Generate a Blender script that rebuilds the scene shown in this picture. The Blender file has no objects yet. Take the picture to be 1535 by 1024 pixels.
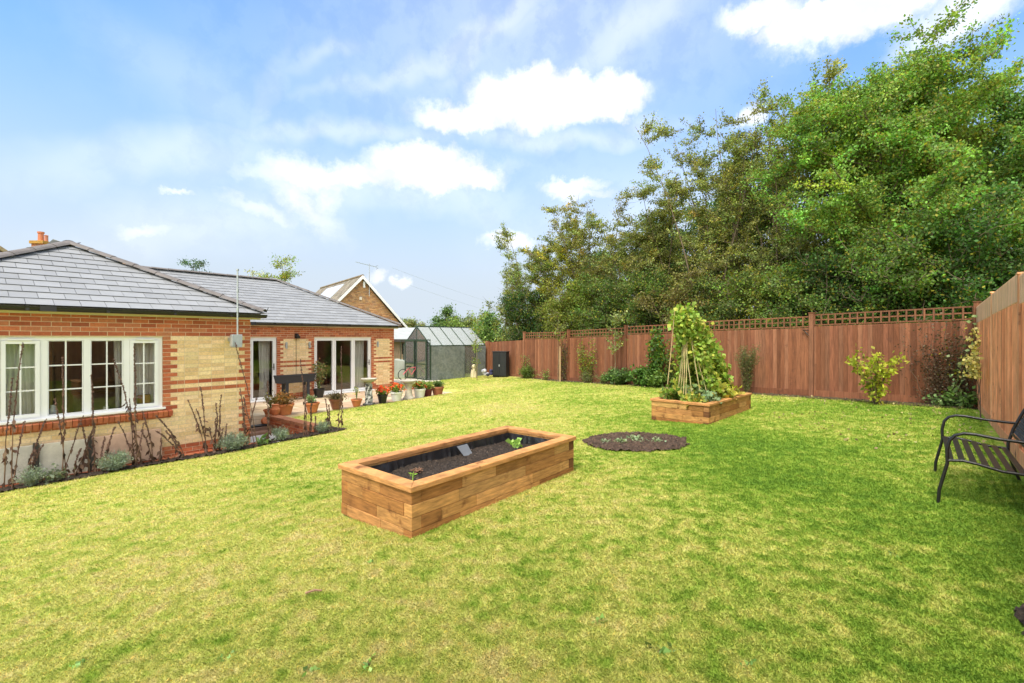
import bpy, math, random
import numpy as np
from mathutils import Vector, Matrix
R = math.radians
rng = np.random.default_rng(7)
random.seed(7)
S = bpy.context.scene

# ---------------------------------------------------------------- camera
cam_d = bpy.data.cameras.new('camera'); cam = bpy.data.objects.new('camera', cam_d)
S.collection.objects.link(cam); S.camera = cam
cam.location = (0, 0, 2.1); cam.rotation_euler = (R(90), 0, 0)
cam_d.sensor_width = 36; cam_d.lens = 36*690/1535; cam_d.shift_y = -6/1535
cam_d.clip_start = 0.05; cam_d.clip_end = 3000

# ---------------------------------------------------------------- sky and sun
SUN_EL, SUN_AZ = 58, 208        # azimuth measured clockwise from +Y (the view direction)
W = bpy.data.worlds.new('World'); S.world = W; W.use_nodes = True
S.view_settings.view_transform = 'Standard'; S.view_settings.look = 'None'
S.view_settings.exposure = 1.52; S.view_settings.gamma = 1

class NT:
    def __init__(s, nt): s.nt = nt; nt.nodes.clear()
    def n(s, t, **kw):
        nd = s.nt.nodes.new(t)
        for k, v in kw.items():
            if k == 'ins':
                for a, b in v.items(): s.put(nd.inputs[a], b)
            else: setattr(nd, k, v)
        return nd
    def put(s, sock, v):
        if isinstance(v, bpy.types.NodeSocket): s.nt.links.new(v, sock)
        elif v is not None:
            if hasattr(sock.default_value, '__len__') and not hasattr(v, '__len__'): v = [v]*len(sock.default_value)
            if sock.type == 'RGBA' and len(v) == 3: v = (*v, 1)
            sock.default_value = v
    def m(s, op, a, b=None, c=None, clamp=False):
        nd = s.n('ShaderNodeMath', operation=op, use_clamp=clamp)
        for i, v in enumerate((a, b, c)):
            if v is not None: s.put(nd.inputs[i], v)
        return nd.outputs[0]
    def vm(s, op, a, b=None, sc=None):
        nd = s.n('ShaderNodeVectorMath', operation=op); s.put(nd.inputs[0], a)
        if b is not None: s.put(nd.inputs[1], b)
        if sc is not None: s.put(nd.inputs['Scale'], sc)
        return nd.outputs[0]
    def noise(s, vec, scale, detail=3, rough=.55, dist=0):
        nd = s.n('ShaderNodeTexNoise', ins={'Scale': scale, 'Detail': detail, 'Roughness': rough, 'Distortion': dist})
        if vec is not None: s.put(nd.inputs['Vector'], vec)
        return nd.outputs['Fac']
    def mix(s, f, a, b, blend='MIX'):
        nd = s.n('ShaderNodeMix', data_type='RGBA', blend_type=blend)
        s.put(nd.inputs[0], f); s.put(nd.inputs[6], a); s.put(nd.inputs[7], b); return nd.outputs[2]
    def mr(s, v, a, b, c=0, d=1, smooth=True):
        nd = s.n('ShaderNodeMapRange', interpolation_type='SMOOTHSTEP' if smooth else 'LINEAR')
        for i, x in enumerate((v, a, b, c, d)): s.put(nd.inputs[i], x)
        return nd.outputs[0]

w = NT(W.node_tree)
tc = w.n('ShaderNodeTexCoord'); sep = w.n('ShaderNodeSeparateXYZ'); w.put(sep.inputs[0], tc.outputs['Generated'])
az = w.m('ARCTAN2', sep.outputs[0], sep.outputs[1]); el = w.m('ARCSINE', sep.outputs[2])
sky = w.n('ShaderNodeTexSky', sky_type='NISHITA', sun_disc=False, sun_elevation=R(SUN_EL), sun_rotation=R(SUN_AZ), altitude=50, air_density=1.0, dust_density=1.2, ozone_density=2.2)
cmb = w.n('ShaderNodeCombineXYZ'); w.put(cmb.inputs[0], az); w.put(cmb.inputs[1], el)
n1 = w.n('ShaderNodeTexNoise', ins={'Scale': 11, 'Detail': 6, 'Roughness': .58}); w.put(n1.inputs['Vector'], cmb.outputs[0])
off = w.vm('SUBTRACT', n1.outputs['Color'], (.5, .5, .5))
n1b = w.n('ShaderNodeTexNoise', ins={'Scale': 34, 'Detail': 7, 'Roughness': .66}); w.put(n1b.inputs['Vector'], cmb.outputs[0])
wp = w.vm('ADD', w.vm('ADD', cmb.outputs[0], w.vm('SCALE', off, sc=.06)), w.vm('SCALE', w.vm('SUBTRACT', n1b.outputs['Color'], (.5, .5, .5)), sc=.045))
n2 = w.n('ShaderNodeTexNoise', ins={'Scale': 3.5, 'Detail': 4, 'Roughness': .6}); w.put(n2.inputs['Vector'], cmb.outputs[0])
wp2 = w.vm('ADD', cmb.outputs[0], w.vm('SCALE', w.vm('SUBTRACT', n2.outputs['Color'], (.5, .5, .5)), sc=.20))
def dirc(px, py):
    x, y, z = (px-767)/690, 1.0, (506-py)/690
    return math.atan2(x, y), math.asin(z/math.sqrt(x*x+y*y+z*z))
def blob(px, py, rx, ry, rot, soft, op, vec):
    a, e = dirc(px, py); q = w.vm('SUBTRACT', vec, (a, e, 0))
    mp = w.n('ShaderNodeMapping', vector_type='TEXTURE'); w.put(mp.inputs[0], q)
    k = 1/690/(1+((px-767)/690)**2+((506-py)/690)**2)**.5
    mp.inputs['Rotation'].default_value = (0, 0, R(rot)); mp.inputs['Scale'].default_value = (rx*k, ry*k, 1)
    ln = w.vm('LENGTH', mp.outputs[0]); ln = ln.node.outputs['Value']
    return w.mr(ln, 1+soft, 1-soft, 0, op)
blobs = []
for b in ((700,176,80,19,0,.5,.95),(775,155,76,36,-8,.35,1),(850,148,84,32,0,.32,1),(918,146,54,30,-5,.35,1),(805,126,36,22,10,.4,1),(910,120,22,16,0,.5,.9),
          (560,262,170,18,4,.7,.85),(640,250,92,32,-4,.35,1),(695,258,62,18,-10,.4,1),(460,262,60,24,-8,.8,.85),(450,300,60,20,-40,.9,.7),(490,300,40,16,50,.9,.6),(390,312,50,12,-10,.9,.5),
          (1140,22,60,20,-4,.5,.9),(1210,32,70,24,0,.4,1),(1300,18,130,30,0,.45,.95),(1440,18,80,30,10,.6,.8),(855,280,46,13,5,.6,.85),(880,292,40,8,0,.7,.6),(760,362,36,12,0,.6,.85),(1125,176,24,14,20,.6,.85),
          (265,291,22,5,0,.8,.6),(215,346,34,12,10,.9,.5),(568,411,11,8,0,.7,.8),(600,425,11,7,0,.7,.7),(965,190,34,14,-10,.9,.3)):
    blobs.append(blob(*b, wp))
for b in ((640,95,190,11,20,.95,.30),(740,50,90,10,35,.95,.34),(480,82,60,12,28,.95,.26),(250,240,150,26,14,.98,.42),(960,20,150,22,28,.95,.36),(600,300,200,26,-3,.95,.4),(500,212,160,14,8,.95,.4),(300,150,130,40,-20,.98,.18),(850,205,150,14,-4,.95,.4),(1000,330,220,80,0,.98,.35),(395,170,90,12,70,.95,.22),(680,305,90,10,-12,.95,.4),(330,330,160,40,10,.98,.35)):
    blobs.append(blob(*b[:6], b[6]*.75, wp2))
acc = blobs[0]
for b in blobs[1:]: acc = w.m('MAXIMUM', acc, b)
veil = blob(830, 50, 470, 150, 8, .98, .38, wp2)
acc = w.m('SUBTRACT', 1, w.m('MULTIPLY', w.m('SUBTRACT', 1, acc), w.m('SUBTRACT', 1, veil)))
fine = w.noise(cmb.outputs[0], 60, 5, .6)
shade = w.mr(w.noise(wp, 13, 5), .34, .60, 0, 1.0)
haze = w.mr(el, .06, .58, 1.0, 0.10)
hz = w.mix(haze, w.mix(1, sky.outputs[0], (.40, .98, 1.45), 'MULTIPLY'), (2.9, 3.28, 3.7))
# thin cloud overhead, out of view: implied by soft daylight, brightened as fill
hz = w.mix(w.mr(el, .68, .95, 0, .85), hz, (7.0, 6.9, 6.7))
# unseen sky behind the camera, sun side, brightened to add fill light
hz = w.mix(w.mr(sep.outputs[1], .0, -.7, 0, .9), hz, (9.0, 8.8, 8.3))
ccol = w.mix(shade, (4.15, 4.3, 4.55), (5.4, 5.5, 5.6))
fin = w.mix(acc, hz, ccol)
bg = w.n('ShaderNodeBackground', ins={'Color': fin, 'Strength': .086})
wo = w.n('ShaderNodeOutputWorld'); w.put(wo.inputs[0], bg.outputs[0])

sd = bpy.data.lights.new('sun', 'SUN'); sd.energy = 1.75; sd.angle = R(18); sd.color = (1, .92, .80)
sun = bpy.data.objects.new('sun', sd); S.collection.objects.link(sun)
a = R(SUN_AZ); e = R(SUN_EL)
sv = Vector((math.sin(a)*math.cos(e), math.cos(a)*math.cos(e), math.sin(e)))
sun.rotation_euler = sv.to_track_quat('Z', 'Y').to_euler(); sun.location = (0, -5, 30)

# ---------------------------------------------------------------- helpers
COL = S.collection
def tag(o, label=None, cat=None, group=None, kind=None):
    if label: o['label'] = label
    if cat: o['category'] = cat
    if group: o['group'] = group
    if kind: o['kind'] = kind
    return o
def thing(name, label, cat, loc=(0, 0, 0), rz=0, group=None):
    o = bpy.data.objects.new(name, None); COL.objects.link(o); o.empty_display_size = .1
    o.location = loc; o.rotation_euler = (0, 0, rz); return tag(o, label, cat, group)
def copy_tree(o, parent=None):
    c = o.copy(); COL.objects.link(c); c.parent = parent
    for ch in list(o.children): copy_tree(ch, c)
    return c
def link(name, me, m, parent=None):
    o = bpy.data.objects.new(name, me); COL.objects.link(o)
    if m is not None: me.materials.append(m)
    o.parent = parent; return o
class MB:
    def __init__(s): s.v = []; s.f = []; s.c = []
    def add(s, vs, fs, col=(1, 1, 1)):
        k = len(s.v); s.v += [tuple(p) for p in vs]; s.f += [tuple(i+k for i in f) for f in fs]; s.c += [col]*len(fs); return s
    def box(s, lo, hi, col=(1, 1, 1), M=None):
        x0, y0, z0 = lo; x1, y1, z1 = hi
        vs = [Vector(p) for p in ((x0,y0,z0),(x1,y0,z0),(x1,y1,z0),(x0,y1,z0),(x0,y0,z1),(x1,y0,z1),(x1,y1,z1),(x0,y1,z1))]
        if M is not None: vs = [M @ p for p in vs]
        return s.add(vs, [(0,3,2,1),(4,5,6,7),(0,1,5,4),(1,2,6,5),(2,3,7,6),(3,0,4,7)], col)
    def bar(s, p, q, wx, wz, col=(1, 1, 1), up=(0, 0, 1)):
        p, q = Vector(p), Vector(q); d = q-p; L = d.length; d.normalize(); u = Vector(up)
        if abs(d.dot(u)) > .99: u = Vector((0, 1, 0))
        x = d.cross(u).normalized(); z = x.cross(d)
        M = Matrix((x, d, z)).transposed().to_4x4(); M.translation = p
        return s.box((-wx/2, 0, -wz/2), (wx/2, L, wz/2), col, M)
    def tube(s, pts, r, n=8, col=(1, 1, 1), cap=True):
        P = [Vector(p) for p in pts]; rs = [r]*len(P) if not hasattr(r, '__len__') else r
        vs = []; fs = []; prev = None
        for i, p in enumerate(P):
            d = (P[min(i+1, len(P)-1)]-P[max(i-1, 0)])
            if d.length < 1e-9: d = Vector((0, 0, 1))
            d.normalize()
            if prev is None:
                x = d.orthogonal().normalized()
            else:
                x = prev - d*prev.dot(d)
                x = x.normalized() if x.length > 1e-6 else d.orthogonal().normalized()
            prev = x; y = d.cross(x)
            for k in range(n):
                t = 2*math.pi*k/n; vs.append(p+(x*math.cos(t)+y*math.sin(t))*rs[i])
        for i in range(len(P)-1):
            for k in range(n): fs.append((i*n+k, i*n+(k+1) % n, (i+1)*n+(k+1) % n, (i+1)*n+k))
        if cap: fs += [tuple(range(n))[::-1], tuple((len(P)-1)*n+k for k in range(n))]
        return s.add(vs, fs, col)
    def lathe(s, prof, c=(0, 0, 0), n=24, col=(1, 1, 1), wob=0):
        vs = []; fs = []
        for r, z in prof:
            for k in range(n):
                t = 2*math.pi*k/n; vs.append((c[0]+r*math.cos(t), c[1]+r*math.sin(t), c[2]+z))
        m = len(prof)
        for i in range(m-1):
            for k in range(n): fs.append((i*n+k, i*n+(k+1) % n, (i+1)*n+(k+1) % n, (i+1)*n+k))
        fs += [tuple(range(n))[::-1], tuple((m-1)*n+k for k in range(n))]
        return s.add(vs, fs, col)
    def prism(s, poly, t, col=(1, 1, 1)):
        t = Vector(t); P = [Vector(p) for p in poly]; n = len(P)
        return s.add(P+[p+t for p in P], [tuple(range(n)), tuple(range(2*n-1, n-1, -1))]+[(i, i+n, (i+1) % n+n, (i+1) % n) for i in range(n)], col)
    def build(s, name, m, parent=None, smooth=False, bevel=0):
        me = bpy.data.meshes.new(name); me.from_pydata([tuple(p) for p in s.v], [], s.f)
        at = me.attributes.new('col', 'FLOAT_COLOR', 'FACE')
        at.data.foreach_set('color', np.array([(*c[:3], 1) for c in s.c], dtype=np.float32).ravel())
        if smooth: me.polygons.foreach_set('use_smooth', [True]*len(me.polygons))
        me.validate()
        import bmesh
        bm = bmesh.new(); bm.from_mesh(me); bmesh.ops.recalc_face_normals(bm, faces=bm.faces)
        bm.to_mesh(me); bm.free()
        o = link(name, me, m, parent)
        if smooth:
            md = o.modifiers.new('es', 'EDGE_SPLIT'); md.split_angle = R(40)
        if bevel:
            b = o.modifiers.new('bevel', 'BEVEL'); b.width = bevel; b.segments = 2; b.limit_method = 'ANGLE'
        return o
def np_mesh(name, V, F, C, m, parent=None):
    """V (n,3); F (k,s) ints; C (k,3)"""
    me = bpy.data.meshes.new(name); k, s_ = F.shape
    me.vertices.add(len(V)); me.vertices.foreach_set('co', V.astype(np.float32).ravel())
    me.loops.add(k*s_); me.loops.foreach_set('vertex_index', F.astype(np.int32).ravel())
    me.polygons.add(k); me.polygons.foreach_set('loop_start', np.arange(0, k*s_, s_, dtype=np.int32))
    me.polygons.foreach_set('loop_total', np.full(k, s_, dtype=np.int32))
    at = me.attributes.new('col', 'FLOAT_COLOR', 'FACE')
    c4 = np.ones((k, 4), np.float32); c4[:, :3] = C; at.data.foreach_set('color', c4.ravel())
    me.update(calc_edges=True); return link(name, me, m, parent)
def leaf_mesh(name, P, L, base, m, parent=None, var=.3, wide=.32, droop=.3, yellow=0, ycol=(.3, .28, .03), rg=None):
    rg = rg or rng; n = len(P)
    d = rg.normal(size=(n, 3)); d[:, 2] -= droop; d /= np.linalg.norm(d, axis=1)[:, None]
    s = np.cross(d, rg.normal(size=(n, 3))); s /= np.linalg.norm(s, axis=1)[:, None]
    nn = np.cross(d, s); LL = (L*rg.uniform(.6, 1.25, n))[:, None]
    V = np.stack([P, P+d*LL*.45+s*LL*wide+nn*LL*.08, P+d*LL, P+d*LL*.45-s*LL*wide+nn*LL*.08], 1).reshape(-1, 3)
    F = np.arange(n*4).reshape(n, 4)
    b = np.atleast_2d(np.array(base))*(1+rg.normal(size=(n, 1))*var).clip(.35, 1.9)
    b = b*(1+rg.normal(size=(n, 3))*.05)
    if yellow: 
        k = rg.random(n) < yellow; b[k] = np.array(ycol)*rg.uniform(.6, 1.3, (k.sum(), 1))
    return np_mesh(name, V, F, b.clip(0.005, 1), m, parent)

# ---------------------------------------------------------------- materials
MATS = {}
def mat(name, base=(.5, .5, .5), rough=.7, attr=True, nscale=8, namp=.25, bump=.0, bscale=40, metal=0, spec=.3, stretch=None, stain=None, coords='Object', ndetail=4):
    if name in MATS: return MATS[name]
    M = bpy.data.materials.new(name); M.use_nodes = True; t = NT(M.node_tree)
    tcn = t.n('ShaderNodeTexCoord'); vec = tcn.outputs[coords]
    if stretch:
        mp = t.n('ShaderNodeMapping'); t.put(mp.inputs[0], vec); mp.inputs['Scale'].default_value = stretch; vec = mp.outputs[0]
    c = base
    if attr:
        at = t.n('ShaderNodeAttribute', attribute_name='col'); c = t.mix(1, base, at.outputs['Color'], 'MULTIPLY')
    nz = t.noise(vec, nscale, ndetail, .6)
    f = t.mr(nz, .25, .75, 1-namp, 1+namp, False)
    c = t.vm('SCALE', c, sc=f)
    if stain:
        scol, ss, lo, hi = stain
        c = t.mix(t.mr(t.noise(tcn.outputs[coords], ss, 5, .65), lo, hi), c, scol)
    b = t.n('ShaderNodeBsdfPrincipled', ins={'Base Color': c, 'Roughness': rough, 'Metallic': metal, 'Specular IOR Level': spec})
    if bump:
        bp = t.n('ShaderNodeBump', ins={'Strength': bump, 'Distance': .02}); t.put(bp.inputs['Height'], t.noise(vec, bscale, 5, .65)); t.put(b.inputs['Normal'], bp.outputs[0])
    o = t.n('ShaderNodeOutputMaterial'); t.put(o.inputs[0], b.outputs[0]); MATS[name] = M; return M
def leafmat(name, base=(1, 1, 1), trans=.35, rough=.5):
    M = bpy.data.materials.new(name); M.use_nodes = True; t = NT(M.node_tree)
    at = t.n('ShaderNodeAttribute', attribute_name='col'); c = t.mix(1, base, at.outputs['Color'], 'MULTIPLY')
    b = t.n('ShaderNodeBsdfPrincipled', ins={'Base Color': c, 'Roughness': rough, 'Specular IOR Level': .25})
    tr = t.n('ShaderNodeBsdfTranslucent', ins={'Color': t.mix(1, c, (1.2, 1.25, .6), 'MULTIPLY')})
    mx = t.n('ShaderNodeMixShader'); t.put(mx.inputs[0], trans); t.put(mx.inputs[1], b.outputs[0]); t.put(mx.inputs[2], tr.outputs[0])
    o = t.n('ShaderNodeOutputMaterial'); t.put(o.inputs[0], mx.outputs[0]); return M
def glassmat(name, tint=(.8, .85, .85), refl=.12, dirt=0.0):
    M = bpy.data.materials.new(name); M.use_nodes = True; t = NT(M.node_tree)
    tr = t.n('ShaderNodeBsdfTransparent', ins={'Color': tint}); gl = t.n('ShaderNodeBsdfGlossy', ins={'Roughness': .02, 'Color': (1, 1, 1)})
    fr = t.n('ShaderNodeFresnel', ins={'IOR': 1.5}); f = t.m('ADD', t.m('MULTIPLY', fr.outputs[0], .95), refl*.3, clamp=True)
    mx = t.n('ShaderNodeMixShader'); t.put(mx.inputs[0], f); t.put(mx.inputs[1], tr.outputs[0]); t.put(mx.inputs[2], gl.outputs[0])
    out = mx.outputs[0]
    if dirt:
        df = t.n('ShaderNodeBsdfDiffuse', ins={'Color': (.55, .58, .58)}); m2 = t.n('ShaderNodeMixShader')
        t.put(m2.inputs[0], dirt); t.put(m2.inputs[1], out); t.put(m2.inputs[2], df.outputs[0]); out = m2.outputs[0]
    o = t.n('ShaderNodeOutputMaterial'); t.put(o.inputs[0], out); return M
def lawnmat(name, blade):
    M = bpy.data.materials.new(name); M.use_nodes = True; t = NT(M.node_tree)
    g = t.n('ShaderNodeNewGeometry'); pos = g.outputs['Position']
    flat = t.vm('MULTIPLY', pos, (1, 1, 0))
    sp = t.n('ShaderNodeSeparateXYZ'); t.put(sp.inputs[0], pos)
    x, y = sp.outputs[0], sp.outputs[1]
    big = t.noise(flat, .45, 3, .5, .3); mid = t.noise(flat, 2.6, 4, .62, .2); sm = t.noise(flat, 8, 3, .55, .2)
    # how green: more on the right of the garden, dry and straw coloured in the middle and left
    gx = t.m('MULTIPLY', t.mr(x, .1, 3.0, 0, .46), t.mr(y, 6, 12, 1, .45)); gx = t.m('SUBTRACT', gx, .035)
    mossy = t.mr(t.vm('DISTANCE', flat, (6.2, 5.6, 0)).node.outputs['Value'], 3.2, 1.0, 0, .10)
    v = t.m('ADD', t.m('MULTIPLY', t.m('SUBTRACT', big, .5), .9), t.m('MULTIPLY', t.m('SUBTRACT', mid, .5), 1.0))
    v = t.m('ADD', v, t.m('MULTIPLY', t.m('SUBTRACT', sm, .5), 1.35))
    v = t.m('ADD', t.m('ADD', v, gx), .36); v = t.m('SUBTRACT', v, mossy)
    cr = t.n('ShaderNodeValToRGB'); t.put(cr.inputs[0], v); r = cr.color_ramp
    stops = ((.0, (.62, .56, .23)), (.25, (.58, .58, .17)), (.45, (.45, .51, .11)), (.62, (.30, .42, .06)), (.8, (.22, .355, .042)), (1, (.16, .29, .035)))
    r.elements[0].position = 0; r.elements[0].color = (*stops[0][1], 1); r.elements[1].position = 1; r.elements[1].color = (*stops[-1][1], 1)
    for p, c in stops[1:-1]:
        q = r.elements.new(p); q.color = (*c, 1)
    c = cr.outputs[0]
    dark = t.mr(t.noise(flat, 1.3, 5, .7, .6), .64, .76, 0, .35)      # worn, mossy hollows
    c = t.mix(dark, c, (.09, .10, .03))
    if blade:
        at = t.n('ShaderNodeAttribute', attribute_name='col'); c = t.mix(1, c, at.outputs['Color'], 'MULTIPLY')
        b = t.n('ShaderNodeBsdfPrincipled', ins={'Base Color': c, 'Roughness': .6, 'Specular IOR Level': .15})
        tr = t.n('ShaderNodeBsdfTranslucent', ins={'Color': c}); mx = t.n('ShaderNodeMixShader')
        t.put(mx.inputs[0], .4); t.put(mx.inputs[1], b.outputs[0]); t.put(mx.inputs[2], tr.outputs[0]); out = mx.outputs[0]
    else:
        c = t.vm('SCALE', c, sc=t.mr(t.noise(flat, 60, 4, .7), .3, .7, .72, 1.0, False))
        b = t.n('ShaderNodeBsdfPrincipled', ins={'Base Color': c, 'Roughness': .9, 'Specular IOR Level': .05})
        bp = t.n('ShaderNodeBump', ins={'Strength': .8, 'Distance': .03}); t.put(bp.inputs['Height'], t.noise(flat, 50, 5, .7)); t.put(b.inputs['Normal'], bp.outputs[0]); out = b.outputs[0]
    o = t.n('ShaderNodeOutputMaterial'); t.put(o.inputs[0], out); return M
BRICK = mat('brick', (1, 1, 1), .9, True, 30, .22, .5, 90, stain=((.75, .62, .45), 3.0, .66, .85))
MORTAR = mat('mortar', (.68, .54, .37), .95, False, 20, .2)
SLATE = mat('slate', (1, 1, 1), .5, True, 6, .07, .25, 60, spec=.45)
RIDGE = mat('ridge_tile', (.15, .135, .13), .75, True, 5, .25, .3, 50)
BLACKP = mat('black_plastic', (.012, .012, .013), .3, False, 4, .1, spec=.5)
WHITEP = mat('white_frame', (.80, .80, .80), .3, False, 3, .03)
CREAM = mat('cream_board', (.62, .56, .44), .6, False, 3, .08)
OAK = mat('sleeper_timber', (1, 1, 1), .75, True, 5, .5, .6, 25, stretch=(1.2, 1.2, 9), stain=((.17, .065, .018), 5.5, .56, .74), ndetail=6)
FENCE = mat('fence_timber', (1, 1, 1), .85, True, 3.0, .38, .5, 25, stretch=(9, 9, .9), stain=((.12, .05, .028), 3.5, .60, .78), ndetail=6)
PLASTIC_LINER = mat('black_liner', (.014, .014, .016), .28, False, 5, .2, .5, 14, spec=.6)
SOILM = mat('soil', (.042, .030, .022), .95, True, 25, .5, 1.0, 60)
TERRA = mat('terracotta', (.50, .17, .07), .8, True, 7, .22, .2, 40, stain=((.6, .42, .3), 5, .62, .8))
STONE = mat('stone', (.42, .39, .32), .9, True, 12, .25, .5, 50, stain=((.22, .22, .15), 6, .55, .8))
PAVING = mat('paving', (1, 1, 1), .85, True, 5, .22, .35, 50)
DKGREEN = mat('green_metal', (.045, .075, .05), .5, False, 4, .1, metal=.2)
BLACKM = mat('black_metal', (.012, .011, .011), .35, False, 6, .2, .2, 60, spec=.5)
GALV = mat('galvanised', (.42, .45, .47), .4, False, 10, .15, metal=.5)
BARK = mat('bark', (1, 1, 1), .9, True, 6, .35, .5, 30, stretch=(3, 3, .7))
CURTAIN = mat('curtain', (.80, .80, .78), .9, False, 4, .06)
INSIDE = mat('interior', (.16, .14, .12), .9, False, 3, .2)
PLANT = mat('plain_painted', (1, 1, 1), .6, True, 5, .1)
LEAF = leafmat('leaf'); PETAL = leafmat('petal', trans=.3); DEAD = leafmat('dead_leaf', trans=.1, rough=.8)
GLASS = glassmat('window_glass', (.93, .93, .92), .05); GHGLASS = glassmat('greenhouse_glass', (.93, .96, .95), .1, .12); GHROOF = glassmat('greenhouse_roof_glass', (.85, .9, .9), .0, .33)
GRASSB = lawnmat('grass_blade', True); LAWN = lawnmat('lawn_ground', False)

# ---------------------------------------------------------------- ground shape
GC = [0.6422, 0.0566, -0.0501, -0.0014, -0.0004, 0.0013]
GD = np.array([(9.64,9.53,.67),(5.9,5.3,.64),(.45,21.9,.2),(2.27,19.3,.26),(4.15,16.66,.39),(7.8,11.75,.57),(-5.13,9.14,-.1),(-7.3,6.6,-.12),(-4,10.7,-.08),(-5.9,12.5,-.03),(-3.84,15.4,-.03),(-1,3.4,.5),(0,1.5,.56),(-3.9,22.1,.0),(-1.35,24.2,.1),(3.66,8.56,.47),(-2,6,.33),(-4.9,14,-.03),(2.8,2.3,.6),(4.3,4.4,.6),(5.2,2.5,.64),(-3,2,.36),(-.8,3.6,.525),(1,5.4,.52),(-1.6,4.4,.46),(-1.5,1.2,.5),(6,8,.6),(-4,5,.13),(.8,5.3,.52),(1.9,7.2,.47)])
def _poly(x, y): return GC[0]+GC[1]*x+GC[2]*y+GC[3]*x*x+GC[4]*x*y+GC[5]*y*y
_res = GD[:, 2]-_poly(GD[:, 0], GD[:, 1])
def gz(x, y):
    x = np.clip(np.asarray(x, float), -10, 12); y = np.clip(np.asarray(y, float), -2, 25)
    num = 0; den = .08
    for (px, py, _), r in zip(GD, _res):
        wt = np.exp(-((x-px)**2+(y-py)**2)/2.6); num = num+wt*r; den = den+wt
    return _poly(x, y)+num/den
def g(x, y): return float(gz(x, y))
UX = np.array([.6256, .7802]); UY = np.array([-.7802, .6256]); HC = np.array([-5.44, 9.57]); HRZ = math.atan2(.7802, .6256)
def H(x, y): return tuple(HC+UX*x+UY*y)                 # house frame -> world
def toH(x, y):
    dx, dy = x-HC[0], y-HC[1]; return dx*UX[0]+dy*UX[1], dx*UY[0]+dy*UY[1]

def grid(xs, ys, fz):
    X, Y = np.meshgrid(xs, ys); Z = fz(X, Y); V = np.stack([X, Y, Z], -1).reshape(-1, 3)
    nx, ny = len(xs), len(ys); i = np.arange(nx*ny).reshape(ny, nx)
    F = np.stack([i[:-1, :-1], i[:-1, 1:], i[1:, 1:], i[1:, :-1]], -1).reshape(-1, 4); return V, F
def ground_z(x, y):
    z = gz(x, y); hx, hy = toH(x, y)
    pit = (hx < 1.28) & (hx > -7) & (hy > -.25) & (hy < 2.4); house = ((hx < 8.2) & (hy > 2.2))
    return np.where(pit, np.minimum(z, -.34), np.where(house, np.minimum(z, -.2), z))
xs = np.concatenate([[-900, -300, -100, -50, -30, -20, -15], np.arange(-12, 14, .16), [16, 20, 30, 50, 100, 300, 900]])
ys = np.concatenate([[-300, -50, -10], np.arange(-3, 27, .16), [30, 36, 45, 60, 100, 200, 400, 900, 1800]])
V, F = grid(xs, ys, ground_z)
o = np_mesh('ground', V, F, np.ones((len(F), 3)), LAWN); tag(o, kind='structure'); o.data.polygons.foreach_set('use_smooth', [True]*len(F))

# soil sheets that lie on the ground
def sheet(name, pts_in, step, mtl, lift, x0, x1, y0, y1, kind='structure', rough=.0, col=(1, 1, 1), zf=None):
    xs = np.arange(x0, x1, step); ys = np.arange(y0, y1, step); X, Y = np.meshgrid(xs, ys)
    V, F = grid(xs, ys, lambda a, b: (zf or gz)(a, b)+lift+rng.normal(size=a.shape)*rough)
    cx = V[F].mean(1); keep = pts_in(cx[:, 0], cx[:, 1]); F = F[keep]
    C = np.array(col)*rng.uniform(.6, 1.5, (len(F), 1)); o = np_mesh(name, V, F, C, mtl); tag(o, kind=kind); o.data.polygons.foreach_set('use_smooth', [True]*len(F)); return o
def in_circle(x, y): 
    a = np.arctan2(y-7.16, x-1.91); return np.hypot((x-1.91)/.78, (y-7.16)/.80) < 1+.025*np.sin(5*a)+.02*np.sin(11*a+1)+.012*np.sin(23*a)
PSOIL = mat('patch_soil', (.072, .045, .03), .95, True, 18, .6, 1.0, 50, stain=((.22, .17, .13), 60, .66, .72))
sheet('soil_patch', in_circle, .025, PSOIL, .02, .9, 2.9, 6.1, 8.2, rough=.012)
def in_corner(x, y): return np.hypot((x-2.96)/.42, (y-2.14)/.42) < 1+.05*np.sin(7*np.arctan2(y-2.14, x-2.96))
sheet('bare_soil', in_corner, .02, SOILM, .015, 2.3, 3.6, 1.4, 3.1, rough=.012)
def in_strip(x, y):
    hx, hy = toH(x, y); return (hy > -.5+.05*np.sin(hx*3)) & (hy < .05) & (hx > -6) & (hx < 1.9)
sheet('border_soil', in_strip, .035, SOILM, .025, -10, -3, 4, 13, rough=.015)
def in_fbed(x, y):
    # planting strip along the back fence
    t = ((x-9.64)*(-.588)+(y-9.53)*.809); d = (x-9.64)*.809+(y-9.53)*.588
    return (t > -.2) & (t < 15.4) & (d > -.42-.1*np.sin(t*2.1)-.2*(t < 3)) & (d < .2)
sheet('fence_border', in_fbed, .05, mat('leafy_soil', (.075, .055, .028), .95, True, 20, .5, 1, 60), .012, -1, 10.3, 8, 23, rough=.01)

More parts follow.
